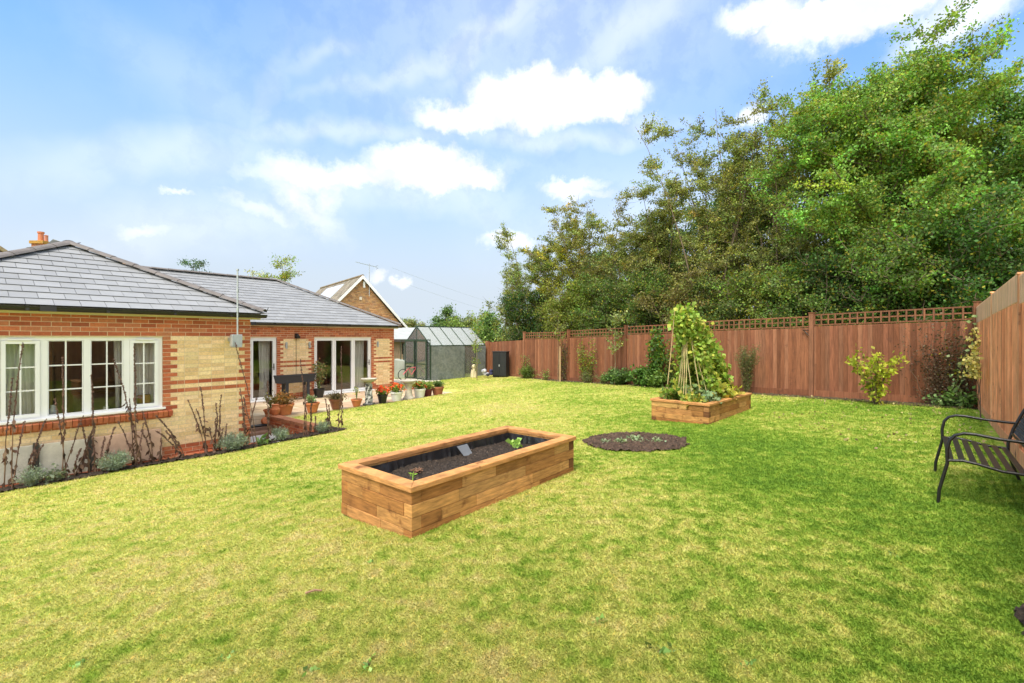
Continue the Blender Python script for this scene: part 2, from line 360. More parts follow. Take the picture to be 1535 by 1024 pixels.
# ---------------------------------------------------------------- grass
def grass(n, r0, r1, hgt, wid, ang=54):
    a = np.radians(rng.uniform(-ang, ang, n)); r = r0*(r1/r0)**rng.random(n)
    x = r*np.sin(a); y = r*np.cos(a); hx, hy = toH(x, y)
    ok = ~((hx < 1.9) & (hy > -.46)) & ~((hx < 8.65) & (hy > 2.2)) & ~in_circle(1.91+(x-1.91)*(1+rng.random(n)*.16), 7.16+(y-7.16)*(1+rng.random(n)*.16)) & ~in_corner(x, y)
    d = (x-9.64)*.809+(y-9.53)*.588; ok &= d < -.12-(rng.random(n)*.5)
    d2 = (x-9.64)*.748-(y-9.53)*.664; ok &= d2 < -.12
    for (bx, by, yaw, L, Wd) in ((-.795, 3.64, .69, 2.41, 1.04), (3.66, 8.56, .77, 2.42, 1.15)):
        qx = (x-bx)*math.sin(yaw)+(y-by)*math.cos(yaw); qy = -(x-bx)*math.cos(yaw)+(y-by)*math.sin(yaw)
        ok &= ~((qx > 0) & (qx < L) & (qy > 0) & (qy < Wd))
    ok &= ~((x < -.8) & (y > 21+.9*(x+5)))
    x = x[ok]; y = y[ok]; n = len(x); z = ground_z(x, y)-.003
    rr = np.hypot(x, y); hgt = .0165+.0010*rr; wid = .00045*rr+.0002
    h = hgt*rng.uniform(.5, 1.3, n); t = rng.uniform(0, 2*np.pi, n); lean = rng.uniform(.2, 1.1, n)
    dx, dy = np.cos(t), np.sin(t); P = np.stack([x, y, z], 1)
    sd = np.stack([-dy, dx, np.zeros(n)], 1)*(wid*rng.uniform(.7, 1.3, n))[:, None]
    mid = P+np.stack([dx*h*lean*.35, dy*h*lean*.35, h*.6], 1); tip = P+np.stack([dx*h*lean, dy*h*lean, h*(1-.25*lean)], 1)
    V = np.stack([P-sd, P+sd, mid+sd*.8, tip, mid-sd*.8], 1).reshape(-1, 3); F = np.arange(n*5).reshape(n, 5)
    C = np.ones((n, 3))*rng.uniform(.95, 1.28, (n, 1)); k = rng.random(n) < .10; C[k] = C[k]*np.array([1.35, 1.15, 1.1])
    return V, F, C
parts = [grass(1250000, 1.6, 24, 0, 0)]
off_ = 0; VV = []; FF = []; CC = []
for V, F, C in parts: VV.append(V); FF.append(F+off_); CC.append(C); off_ += len(V)
tag(np_mesh('grass', np.concatenate(VV), np.concatenate(FF), np.concatenate(CC), GRASSB), 'short mown lawn grass, dry and pale in patches, green to the right', 'grass', kind='stuff')
#PART2

# ---------------------------------------------------------------- bungalow
RED = [(.44, .125, .055), (.52, .16, .07), (.36, .095, .045), (.48, .175, .085)]
YEL = [(.78, .57, .31), (.83, .62, .36), (.71, .50, .26), (.80, .59, .33)]
def jit(c, v=.1):
    k = 1+random.uniform(-v, v); return tuple(min(1, x*k*(1+random.uniform(-.03, .03))) for x in c)
house = thing('bungalow', 'yellow and red brick bungalow with grey slate hipped roofs and white windows', 'house', (*H(0, 0), 0), HRZ)
def pieces(x0, x1, z0, z1, ops):
    """rectangles that fill a wall round its openings"""
    out = []; xs_ = sorted({x0, x1, *[v for o in ops for v in (o[0], o[1])]})
    for a, b in zip(xs_, xs_[1:]):
        zz = z0
        for o in sorted([o for o in ops if o[0] <= a+1e-6 and o[1] >= b-1e-6], key=lambda o: o[2]):
            if o[2] > zz: out.append((a, b, zz, o[2]))
            zz = o[3]
        if zz < z1: out.append((a, b, zz, z1))
    return out
def brick_wall(x0, x1, z0, z1, y, ops, redge, edges):
    w_ = MB()
    for a, b, c, d in pieces(x0, x1, z0, z1, ops): w_.box((a, y, c), (b, y+.28, d))
    wall = w_.build('wall', MORTAR, house)
    m = MB(); ch, bl, gap = .075, .225, .010; i = 0; z = z0
    while z < z1-.02:
        t = min(z+ch-gap, z1); zc = z+ch/2; segs = [(x0, x1)]
        for o in ops:
            if o[2]+.01 < zc < o[3]-.01 or (zc > o[2] and z < o[3]-.03 and zc < o[3]):
                segs = [q for s_ in segs for q in ((s_[0], min(s_[1], o[0])), (max(s_[0], o[1]), s_[1])) if q[1]-q[0] > .02]
        qw = .222 if i % 2 else .112; quo = []
        for e_, zlo in edges:
            if zlo < zc < (2.1 if e_ not in (0, 7.94) else 9): quo += [(e_-qw, e_), (e_, e_+qw)]
        cuts = sorted({v for q in quo for v in q}); new = []
        for s0, s1 in segs:
            pts = [s0]+[c_ for c_ in cuts if s0+.02 < c_ < s1-.02]+[s1]; new += list(zip(pts, pts[1:]))
        for s0, s1 in new:
            inq = any(q[0]-.01 < s0 and s1 < q[1]+.02 for q in quo)
            x = s0 if inq else s0-(bl/2 if i % 2 else 0)
            while x < s1-.01:
                a, b = max(x, s0), min(x+bl-gap, s1)
                if b-a > .02:
                    xc = (a+b)/2; red = inq or redge(xc, zc, i, a, b)
                    m.box((a, y-.006+random.uniform(-.0015, .0015), z), (b, y+.04, t), jit(random.choice(RED if red else YEL), .08))
                x += bl
        z += ch; i += 1
    m.build('brickwork', BRICK, wall); return wall
FW = (-3.54, -1.49, .80, 2.115)
DOOR = (2.27, 3.13, .0, 2.10); BIF = (4.45, 6.84, .0, 2.10)
def red_front(xc, zc, i, a, b):
    if zc > 2.11 or zc < .13: return True
    if zc < .72 and FW[0]-.1 < xc < FW[1]+.1 and zc > .66: return True
    return xc > FW[1] and (abs(zc-1.26) < .04 or abs(zc-1.11) < .04)
def red_rear(xc, zc, i, a, b):
    if zc > 2.09 or zc < .16: return True
    return abs(zc-1.26) < .04 or abs(zc-1.11) < .04
brick_wall(-4.85, 0, -.345, 2.47, 0, [FW], red_front, [(FW[0], .72), (FW[1], .72), (0, -1)])
brick_wall(0, 7.94, -.345, 2.47, 5.76, [DOOR, BIF], red_rear, [(v, -1) for v in (DOOR[0], DOOR[1], BIF[0], BIF[1], 7.94)])
m = MB(); m.box((-.28, .28, -.5), (0, 5.76, 2.47)); m.box((-4.85, .28, -.5), (-4.57, 6, 2.47)); m.box((7.66, 6.04, -.3), (7.94, 12.4, 2.47)); m.box((-7, 12.1, -.3), (7.66, 12.4, 2.47)); m.box((-7, 5.76, -.3), (-4.85, 6.04, 2.47)); m.box((-7, 6.04, -.3), (-6.72, 12.1, 2.47))
m.build('side_wall', mat('plain_brick', (.5, .3, .17), .9, False, 20, .3), house)
m = MB(); m.box((-4.57, .28, -.05), (-.28, 6, .0)); m.box((-6.7, 6.04, -.05), (7.66, 12.1, 0)); m.build('room_floor', mat('floorboards', (.22, .13, .07), .4, False, 4, .2), house)
m = MB(); m.box((-4.57, .28, 2.36), (-.28, 6.04, 2.40)); m.box((-6.7, 6.04, 2.36), (7.66, 12.1, 2.40)); m.box((-4.57, 3.6, 0), (-.28, 3.7, 2.36)); m.box((1.2, 10.2, 0), (7.66, 10.3, 2.36)); m.box((1.2, 6.04, 0), (1.3, 10.2, 2.36)); m.box((3.7, 6.04, 0), (3.8, 9, 2.36)); m.build('room_lining', INSIDE, house)
# kitchen-like shapes seen through the glass
def top(o, label, cat, group=None):
    o.matrix_world = Matrix.Translation((*H(0, 0), 0)) @ Matrix.Rotation(HRZ, 4, 'Z'); return tag(o, label, cat, group)
FURN = mat('furniture', (1, 1, 1), .6)
m = MB(); m.box((-4.3, 3.0, 0), (-2.6, 3.59, 2.0), (.5, .25, .12)); top(m.build('wardrobe', FURN, bevel=.01), 'tall brown cupboard in the dark room behind the four part window', 'cupboard')
m = MB(); m.box((-2.3, 2.9, 0), (-.5, 3.59, .9), (.3, .28, .26)); top(m.build('sideboard', FURN, bevel=.01), 'low grey cabinet in the dark room behind the four part window', 'cabinet')
m = MB(); m.box((4.6, 8.2, .7), (6.4, 9.0, .75), (.3, .16, .08)); [m.box((x, y, 0), (x+.06, y+.06, .7), (.3, .16, .08)) for x in (4.65, 6.29) for y in (8.25, 8.89)]; top(m.build('dining_table', FURN), 'brown table in the dark room behind the three panel doors', 'table')
# plinth ledge and sill bricks
m = MB(); x = -4.85
while x < -.02:
    m.box((x, -.16, -.4), (x+.215, -.012, -.085+random.uniform(-.004, .004)), jit(random.choice(RED), .15)); x += .225
m.build('plinth_ledge', BRICK, house)
m = MB(); x = FW[0]-.14
while x < FW[1]+.12:
    Mx = Matrix.Translation((x, 0, .79)) @ Matrix.Rotation(R(14), 4, 'X'); m.box((0, -.10, -.105), (.066, .05, -.01), jit(random.choice(RED), .15), Mx); x += .075
m.build('brick_sill', BRICK, house)
def window(name, x0, x1, z0, z1, y, lights, bars=None, mull=.07, outer=.06, handles=(), low=.06):
    fr = MB(); d0, d1 = y+.045, y+.12
    fr.box((x0, d0, z1-outer), (x1, d1, z1)); fr.box((x0, d0, z0), (x1, d1, z0+low)); fr.box((x0, d0, z0+low), (x0+outer, d1, z1-outer)); fr.box((x1-outer, d0, z0+low), (x1, d1, z1-outer))
    wn = fr.build(name, WHITEP, house, bevel=.004)
    for i, (a, b, op) in enumerate(lights):
        if i: m = MB(); m.box((a-mull/2 if i else a, d0+.002, z0+low), (a+mull/2, d1-.002, z1-outer)); m.build('mullion', WHITEP, wn)
        a2 = a+(mull/2 if i else outer)+.002; b2 = b-(mull/2 if i < len(lights)-1 else outer)-.002; c0, c1 = z0+low+.002, z1-outer-.002
        sash = .052 if op else .012; s_ = MB(); e0 = d0-.018 if op else d0+.012
        s_.box((a2, e0, c1-sash), (b2, d1-.02, c1)); s_.box((a2, e0, c0), (b2, d1-.02, c0+sash)); s_.box((a2, e0, c0+sash), (a2+sash, d1-.02, c1-sash)); s_.box((b2-sash, e0, c0+sash), (b2, d1-.02, c1-sash))
        so = s_.build('sash', WHITEP, wn, bevel=.003)
        gl = MB(); gl.box((a2+sash-.003, y+.085, c0+sash-.003), (b2-sash+.003, y+.091, c1-sash+.003)); gl.build('pane', GLASS, wn)
        if bars:
            nx, nz = bars; br = MB(); A, B, C0, C1 = a2+sash, b2-sash, c0+sash, c1-sash
            for k in range(1, nx): xx = A+(B-A)*k/nx; br.box((xx-.010, y+.074, C0), (xx+.010, y+.084, C1))
            for k in range(1, nz): zz = C0+(C1-C0)*k/nz; br.box((A, y+.0745, zz-.010), (B, y+.0835, zz+.010))
            br.build('glazing_bar', WHITEP, wn)
        if i in handles:
            hx = handles[i]; h = MB(); h.box((hx-.014, e0-.012, 1.0), (hx+.014, e0-.0005, 1.22)); h.tube([(hx, e0-.012, 1.1), (hx, e0-.05, 1.1), (hx-.1, e0-.05, 1.1)], .009, 8); h.build('handle', BLACKM, wn)
    return wn
q = [-3.54, -3.02, -2.515, -2.005, -1.49]
wf = window('window', *FW, 0, [(q[0], q[1], True), (q[1], q[2], False), (q[2], q[3], False), (q[3], q[4], True)], (2, 3), .085, .06)
m = MB(); m.box((FW[0]-.03, -.05, .80-.001), (FW[1]+.03, .05, .835)); m.build('sill', WHITEP, wf, bevel=.005)
for a, b_ in ((q[3], q[4]), (q[0], q[1])): m = MB(); m.box((a+.13, .0, 2.055), (b_-.13, .03, 2.075)); m.build('trickle_vent', WHITEP, wf)
window('patio_door', *DOOR, 5.76, [(DOOR[0], DOOR[1], True)], None, handles={0: DOOR[1]-.09})
b = BIF; w3 = (b[1]-b[0])/3
window('bifold_door', *BIF, 5.76, [(b[0], b[0]+w3, True), (b[0]+w3, b[0]+2*w3, True), (b[0]+2*w3, b[1], True)], None, handles={2: b[1]-.09}, mull=.03)
for o_ in (DOOR, BIF): m = MB(); m.box((o_[0]-.04, 5.60, -.02), (o_[1]+.04, 5.82, .03)); m.build('threshold', WHITEP, house, bevel=.005)
def curtain(x0, x1, z0, z1, y, waves):
    vs = []; n = 60
    for i in range(n+1):
        t = i/n; x = x0+(x1-x0)*t; yy = y+.03*math.sin(t*waves*2*math.pi)+.008*math.sin(t*waves*5.3)
        for k, z in enumerate(np.linspace(z0, z1, 8)): vs.append((x+.012*math.sin(z*3+t*9)+(.03*(1-t))*math.sin(z*1.5), yy, z))
    fs = [(i*8+k, (i+1)*8+k, (i+1)*8+k+1, i*8+k+1) for i in range(n) for k in range(7)]
    m = MB(); m.add(vs, fs); m.build('curtain', CURTAIN, house, smooth=True)
for a, b_ in ((-3.50, -3.02), (-1.98, -1.52), (-3.0, -2.95), (-2.12, -2.03)): curtain(a, b_, .85, 2.1, .36, 5 if b_-a > .2 else 1)
curtain(2.72, 3.08, .02, 2.1, 6.2, 4); curtain(6.3, 6.78, .02, 2.1, 6.2, 5); curtain(4.5, 4.6, .02, 2.1, 6.2, 1)
CER = mat('ceramic', (1, 1, 1), .3)
for nm, pr, c_, cl, lb in (('basket', [(.001, 0), (.09, 0), (.10, .1), (.09, .22), (.001, .22)], (-1.72, .22, .84), (.28, .13, .04), 'brown wicker basket on the inside sill of the right hand casement'),
        ('jug', [(.001, 0), (.045, 0), (.06, .08), (.03, .13), (.03, .17), (.001, .17)], (-2.9, .2, .84), (.6, .65, .7), 'pale blue jug on the inside sill of the four part window'),
        ('cup', [(.001, 0), (.04, 0), (.04, .07), (.001, .07)], (-2.25, .2, .84), (.7, .7, .66), 'small white cup on the inside sill of the four part window')):
    m = MB(); m.lathe(pr, c_, col=cl); top(m.build(nm, CER, smooth=True), lb, nm)
# eaves: fascia, gutter
def eave(x0, x1, y, name_end=True):
    m = MB(); m.box((x0, y-.012, 2.472), (x1, y+.02, 2.60)); m.box((x0, y-.2, 2.555), (x1, y-.012, 2.575)); m.box((x0, y-.20, 2.50), (x1, y-.18, 2.555)); m.build('fascia', CREAM, house)
    m = MB(); n = 10; yc = y-.262; zc = 2.568; r = .068
    ring = [(yc+r*math.cos(t), zc+r*math.sin(t)) for t in np.linspace(math.pi, 2*math.pi, n)]; ring2 = [(yc+(r-.006)*math.cos(t), zc+(r-.006)*math.sin(t)) for t in np.linspace(2*math.pi, math.pi, n)]
    pr = ring+ring2; m.prism([(x0, a, b) for a, b in pr], (x1-x0, 0, 0))
    x = x0+.9
    while x < x1-.3:
        m.box((x-.02, yc-.062, zc-.062), (x+.02, yc+.062, zc+.012)); x += .92
    m.box((x0+1.95, yc-.068, zc-.068), (x0+2.13, yc+.068, zc+.014)); m.build('gutter', BLACKP, house)
eave(-5.05, .2, 0); eave(.2, 8.15, 5.76)
# slate roofs -----------------------------------------------------------
TP = .515
def clip(poly, ok):
    for (nx, ny, c) in ok:                      # keep nx*x+ny*y <= c
        out = []
        for i in range(len(poly)):
            p, q_ = poly[i], poly[(i+1) % len(poly)]; dp = nx*p[0]+ny*p[1]-c; dq = nx*q_[0]+ny*q_[1]-c
            if dp <= 0: out.append(p)
            if dp*dq < 0: t = dp/(dp-dq); out.append((p[0]+(q_[0]-p[0])*t, p[1]+(q_[1]-p[1])*t))
        poly = out
        if len(poly) < 3: return []
    return poly
def slates(mb, O, ax, up, width, length, planes, sw=.31, gauge=.245):
    """slates on a slope: O eave corner, ax along the eave, up up the slope"""
    O, ax, up = Vector(O), Vector(ax).normalized(), Vector(up).normalized(); nr = ax.cross(up).normalized()
    if nr.z < 0: nr = -nr
    row = 0; s = -.03
    while s < length:
        x = -(sw/2 if row % 2 else 0)-.05
        while x < width:
            p = clip([(x+.003, s+random.uniform(-.003, .003)), (x+sw-.003, s+random.uniform(-.003, .003)), (x+sw-.003, s+gauge+.03), (x+.003, s+gauge+.03)], planes)
            if p:
                lift = random.uniform(0, .0025)
                P = [O+ax*a+up*b+nr*(.004+lift+.013*(1-(b-s)/gauge)) for a, b in p]
                c = .25*random.uniform(.9, 1.1); mb.prism(P, nr*-.005, (c*.97, c*1.0, c*1.04))
            x += sw
        s += gauge; row += 1
def cs(p): return math.sqrt(1+p*p)
k = cs(TP)
# structural roof planes
E0 = 2.60; AX, AY = -2.425, 2.425; AZ = E0+AY*TP+.2*TP
RIDGE_Y = 5.56+3.52; RZ = E0+3.52*TP
m = MB()
def poly(P): m.add(P, [tuple(range(len(P)))])
vy = 5.56+(AZ-E0)/TP
t0 = [(-5.05, -.2, E0), (.2, -.2, E0), (AX, AY, AZ)]
t1 = [(.2, -.2, E0), (.2, 5.56, E0), (AX, vy, AZ), (AX, AY, AZ)]
t2 = [(-5.05, 5.56, E0), (-5.05, -.2, E0), (AX, AY, AZ), (AX, vy, AZ)]
LX = -7.2; RX = 8.14; hr = 3.52
t3 = [(LX, 5.56, E0), (RX, 5.56, E0), (RX-hr, RIDGE_Y, RZ), (LX+hr, RIDGE_Y, RZ)]
t4 = [(RX, 5.56, E0), (RX, 12.6, E0), (RX-hr, RIDGE_Y, RZ)]
t5 = [(RX, 12.6, E0), (LX, 12.6, E0), (LX+hr, RIDGE_Y, RZ), (RX-hr, RIDGE_Y, RZ)]
t6 = [(LX, 12.6, E0), (LX, 5.56, E0), (LX+hr, RIDGE_Y, RZ)]
for t in (t0, t1, t2, t3, t4, t5, t6): poly(t)
roof = m.build('roof', mat('roof_underlay', (.05, .05, .055), .9, False), house)
m = MB(); sl = 2.625*k
slates(m, t0[0], (1, 0, 0), (0, 1, TP), 5.25, sl, [(-1, 1/k, 0), (1, 1/k, 5.25)])
slates(m, (.2, -.2, E0), (0, 1, 0), (-1, 0, TP), 8.6, sl, [(-1, 1/k, 0), (1, -1/k, 5.76)])
slates(m, (-5.05, 5.56, E0), (0, -1, 0), (1, 0, TP), 5.8, sl, [(1, 1/k, 5.76)])
slates(m, t3[0], (1, 0, 0), (0, 1, TP), RX-LX, 3.52*k, [(-1, 1/k, 0), (1, 1/k, RX-LX), (1e-9, 1, 3.52*k)])
slates(m, t4[0], (0, 1, 0), (-1, 0, TP), 7.04, 3.52*k, [(-1, 1/k, 0), (1, 1/k, 7.04)])
m.build('slate', SLATE, roof)
def ridge(p, q_, name='ridge_tile'):
    p, q_ = Vector(p), Vector(q_); L = (q_-p).length; n = max(1, round(L/.45)); m = MB(); d = (q_-p)/n; dn = d.normalized()
    side = dn.cross(Vector((0, 0, 1))).normalized(); up = side.cross(dn)
    if up.z < 0: up = -up
    for i in range(n):
        a = p+d*i; r0, r1 = .115, .107; vs = []
        for base, rr, tt in ((a, r0, 0), (a+d*1.0-dn*.006, r1, 0)):
            for r_ in (rr, rr-.014):
                for t in np.linspace(-1, 1, 7): 
                    ang = t*R(62); vs.append(base+side*(r_*1.15*math.sin(ang))+up*(r_*math.cos(ang)-.055))
        fs = []
        for j in range(6): fs += [(j, j+1, 15+j, 14+j), (7+j, 21+j, 22+j, 8+j), (j, 7+j, 8+j, j+1), (14+j, 15+j, 22+j, 21+j)]
        fs += [(0, 14, 21, 7), (6, 13, 27, 20)]; m.add(vs, fs)
    return m.build(name, RIDGE, roof)
zz = Vector((0, 0, .035))
def V3(p): return Vector(p)+zz
ridge(V3(t0[1]), V3(t0[2])); ridge(V3(t0[0]), V3(t0[2])); ridge(V3(t0[2]), V3((AX, vy, AZ))); ridge(V3(t3[1]), V3(t3[2])); ridge(V3(t3[0]), V3(t3[3])); ridge(V3(t3[3]), V3(t3[2])); ridge(V3(t4[1]), V3(t4[2]))
# hip irons, lamps, mast
for p in (((.19, -.19, 2.64), (.235, -.235, 2.66), (.25, -.25, 2.72)), ((8.13, 5.57, 2.64), (8.17, 5.53, 2.66), (8.19, 5.51, 2.72))): m = MB(); m.tube(p, .008, 6); m.build('hip_iron', BLACKM, house)
for x in (3.42, 4.24, 7.1):
    m = MB(); m.tube([(x, 5.685, 1.72), (x, 5.685, 1.94)], .035, 12); m.box((x-.02, 5.70, 1.79), (x+.02, 5.755, 1.87)); m.build('wall_lamp', GALV, house, smooth=True)
m = MB(); m.lathe([(.001, 0), (.085, .01), (.09, .07), (.05, .12), (.03, .16), (.001, .16)], (3.78, 5.64, 2.06)); m.box((3.73, 5.66, 2.13), (3.83, 5.752, 2.24)); fl = m.build('security_light', BLACKP, house, smooth=True)
m = MB(); m.tube([(3.78, 5.742, 2.13), (3.782, 5.742, 1.2), (3.778, 5.742, .7)], .006, 6); m.build('cable', BLACKP, fl)
m = MB(); m.tube([(-.37, -.335, 2.0), (-.37, -.335, 3.42)], .016, 10); m.tube([(-.37, -.335, 3.42), (-.37, -.335, 3.45)], .026, 10); m.tube([(-.37, -.335, 2.6), (-.37, -.335, 2.68)], .026, 10); m.tube([(-.37, -.335, 3.0), (-.37, -.335, 3.06)], .025, 10)
m.build('mast', GALV, house, smooth=True)
m = MB(); m.box((-.47, -.36, 1.91), (-.29, -.26, 2.16)); m.box((-.43, -.26, 2.02), (-.33, -.012, 2.10)); m.box((-.48, -.372, 1.93), (-.455, -.25, 2.14)); m.build('meter_box', GALV, house, bevel=.004)

# paving, gravel, low wall -------------------------------------------------
def sobj(mb, name, m_, **kw): o = mb.build(name, m_, **kw); o.matrix_world = Matrix.Translation((*H(0, 0), 0)) @ Matrix.Rotation(HRZ, 4, 'Z'); return o
m = MB(); y = 2.26; row = 0
while y < 5.6:
    x = 0.05-(.3 if row % 2 else 0)
    while x < 8.6:
        wdt = random.choice((.45, .6, .9)); a, b_ = max(.05, x), min(x+wdt, 8.6)
        if b_-a > .03:
            c = random.choice(((.42, .31, .20), (.48, .36, .24), (.36, .26, .17), (.50, .40, .28), (.38, .30, .22)))
            m.box((a+.005, y+.005, -.05), (b_-.005, min(y+.55, 5.755)-.005, -.004+random.uniform(-.003, .002)), jit(c))
        x += wdt
    y += .55; row += 1
tag(sobj(m, 'patio', PAVING), kind='structure')
m = MB(); m.box((.04, 2.255, -.3), (8.605, 5.758, -.018)); tag(sobj(m, 'patio_base', MORTAR), kind='structure')
m = MB(); m.box((.02, -.2, -.4), (1.25, 2.25, -.26)); tag(sobj(m, 'gravel', mat('white_gravel', (.62, .60, .56), .9, False, 60, .4, 1, 70)), kind='structure')
# step at the back of the sunken gravel
m = MB(); m.box((.02, 1.75, -.25), (1.23, 2.254, -.13), (.2, .12, .08)); m.box((.03, 1.5, -.3), (1.22, 1.75, -.2), (.25, .14, .09)); tag(sobj(m, 'patio_step', PAVING), kind='structure')
lw = thing('garden_wall', 'low red brick retaining wall running out from the patio beside the white gravel', 'wall', (*H(1.31, 0), -.32), HRZ)
m = MB(); m.box((-.045, -.2, .0), (.16, 2.2, .33)); m.build('mortar', MORTAR, lw)
m = MB(); 
for i in range(5):
    y = -.21-(.11 if i % 2 else 0)
    z = .0+i*.068
    while y < 2.2:
        a, b_ = max(-.21, y), min(y+.215, 2.21)
        if b_-a > .02: m.box((-.053, a, z), (.168, b_, z+.06), jit(random.choice(RED), .15))
        y += .225
y = -.22
while y < 2.2: m.box((-.06, y, .34), (.175, y+.066, .41), jit((.42, .17, .085), .12)); y += .075
m.build('brickwork', BRICK, lw)
m = MB(); x = .02
while x < 1.9: m.box((x, -.33, -.35), (x+.215, -.23, -.17 if x > .9 else -.2), jit(random.choice(RED), .15)); x += .225
o = sobj(m, 'brick_edging', BRICK); tag(o, 'row of red edging bricks in front of the white gravel and low wall', 'edging')
#PART3

# ---------------------------------------------------------------- fences
FGAIN = [1.0]
def fencecol(): 
    k = random.uniform(.62, .98) if FGAIN[0] == 1 else random.uniform(.85, 1.2); c = random.choice(((.24, .092, .044), (.28, .112, .055), (.215, .08, .037), (.30, .13, .069), (.26, .10, .051)))
    if FGAIN[0] > 1: c = random.choice(((.74, .34, .165), (.80, .41, .21), (.66, .29, .14), (.76, .38, .19)))
    return tuple(x*k for x in c)
def fence_bay(parent, A, B, za, zb, zta, ztb, style, face):
    """boards from A to B (plan), base heights za/zb, board tops zta/ztb; face = unit normal towards the garden"""
    A, B = Vector((*A, 0)), Vector((*B, 0)); d = B-A; L = d.length; dn = d/L; n = Vector((*face, 0)); bw = .10
    def at(t, z, o): p = A+dn*t+n*o; return (p.x, p.y, z)
    def lz(a, b, t): return a+(b-a)*t/L
    m = MB(); t = .055
    while t < L-.06:
        b_ = min(t+bw+.012, L-.055); c = fencecol(); z0a, z0b = lz(za, zb, t)+.15, lz(za, zb, b_)+.15; z1a, z1b = lz(zta, ztb, t), lz(zta, ztb, b_)
        o0, o1 = .002, .026
        m.add([at(t, z0a, o0), at(b_, z0b, o1), at(b_, z1b, o1), at(t, z1a, o0), at(t, z0a, -.004), at(b_, z0b, o1-.012), at(b_, z1b, o1-.012), at(t, z1a, -.004)],
              [(0,1,2,3),(7,6,5,4),(0,4,5,1),(1,5,6,2),(2,6,7,3),(3,7,4,0)], c); t += bw
    m.build('board_panel', FENCE, parent)
    m = MB(); m.add([at(.05, za-.02, .026), at(L-.05, zb-.02, .026), at(L-.05, zb+.152, .026), at(.05, za+.152, .026), at(.05, za-.02, 0), at(L-.05, zb-.02, 0), at(L-.05, zb+.152, 0), at(.05, za+.152, 0)], [(0,1,2,3),(7,6,5,4),(0,4,5,1),(1,5,6,2),(2,6,7,3),(3,7,4,0)], fencecol()); m.build('gravel_board', FENCE, parent)
    if style == 'trellis':
        m = MB(); k = max(2, round(L/.165)); c = (.21, .09, .045)
        for i in range(k+1):
            t = .06+(L-.12)*i/k; m.bar(at(t, lz(zta, ztb, t)+.02, .012), at(t, lz(zta, ztb, t)+.31, .012), .03, .018, jit(c, .2), up=(n.x, n.y, 0))
        for z in (.035, .165, .295): m.bar(at(.05, zta+z, -.008), at(L-.05, ztb+z, -.008), .018, .032, jit(c, .2))
        m.build('trellis', FENCE, parent)
    if style == 'slat':
        m = MB(); t = .06
        while t < L-.07: m.bar(at(t, lz(zta, ztb, t)+.01, .016), at(t, lz(zta, ztb, t)+.34, .016), .027, .016, jit((.74, .46, .28), .15), up=(n.x, n.y, 0)); t += .036
        for z in (.05, .29): m.bar(at(.05, zta+z, -.004), at(L-.05, ztb+z, -.004), .018, .035, (.3, .15, .08))
        m.build('slat_panel', FENCE, parent)
def post(parent, P, z0, z1, w_=.10, col=(.30, .12, .06)):
    m = MB(); m.box((P[0]-w_/2, P[1]-w_/2, z0), (P[0]+w_/2, P[1]+w_/2, z1), col); return m
def rotpost(parent, P, z0, z1, ang, w_=.1, proud=0):
    m = MB(); M_ = Matrix.Translation((P[0], P[1], 0)) @ Matrix.Rotation(ang, 4, 'Z'); m.box((-w_/2, -w_/2-proud, z0), (w_/2, w_/2-proud, z1), fencecol(), M_)
    m.box((-w_/2-.012, -w_/2-proud-.012, z1), (w_/2+.012, w_/2-proud+.012, z1+.02), fencecol(), M_); m.build('post', FENCE, parent)
C0 = Vector((9.64, 9.53)); D0 = Vector((-.588, .809)); N0 = Vector((-.809, -.588))
bf = thing('boundary_fence', 'long red brown vertical board fence topped with square trellis in front of the trees', 'fence')
pts_ = [C0+D0*(3.07*i) for i in range(7)]
tops = [2.47, 2.37, 2.28, 2.18, 2.06, 2.0, 1.84]; bases = [.67, .58, .47, .37, .26, .18, .1]
for i in range(6):
    fence_bay(bf, pts_[i], pts_[i+1], bases[i], bases[i+1], tops[i]-.02, tops[i+1]+.02, 'trellis' if i < 5 else None, N0)
p = pts_[6]; fence_bay(bf, p, p+D0*3.0, .1, .05, 1.92, 1.85, None, N0)
for i in range(7): rotpost(bf, pts_[i], bases[i]-.3, tops[i]+(.36 if i < 6 else .05), math.atan2(D0.y, D0.x), proud=-.03)
m = MB(); a_ = pts_[1]+N0*.05; m.tube([(a_.x, a_.y, 2.28), (a_.x+N0.x*.02-.12, a_.y+N0.y*.02+.16, 2.30)], .012, 6); m.tube([(a_.x, a_.y, 2.08), (a_.x-.11, a_.y+.15, 2.29)], .01, 6); m.build('shelf_bracket', BLACKM, bf)
FGAIN[0] = 2.3
sf = thing('side_fence', 'orange brown board fence with close slatted top behind the black bench', 'fence')
D1 = Vector((-.664, -.748)); N1 = Vector((-.748, .664)); st = [2.41, 2.48, 2.50, 2.50, 2.5]
q_ = [C0+D1*(2.78*i)+N1*.0 for i in range(5)]
for i in range(4):
    fence_bay(sf, q_[i], q_[i+1], .66, .66, st[i]-.02, st[i]+.04, 'slat', N1)
for i in range(1, 5): rotpost(sf, q_[i], .3, st[i]+.34, math.atan2(D1.y, D1.x), proud=-.02)

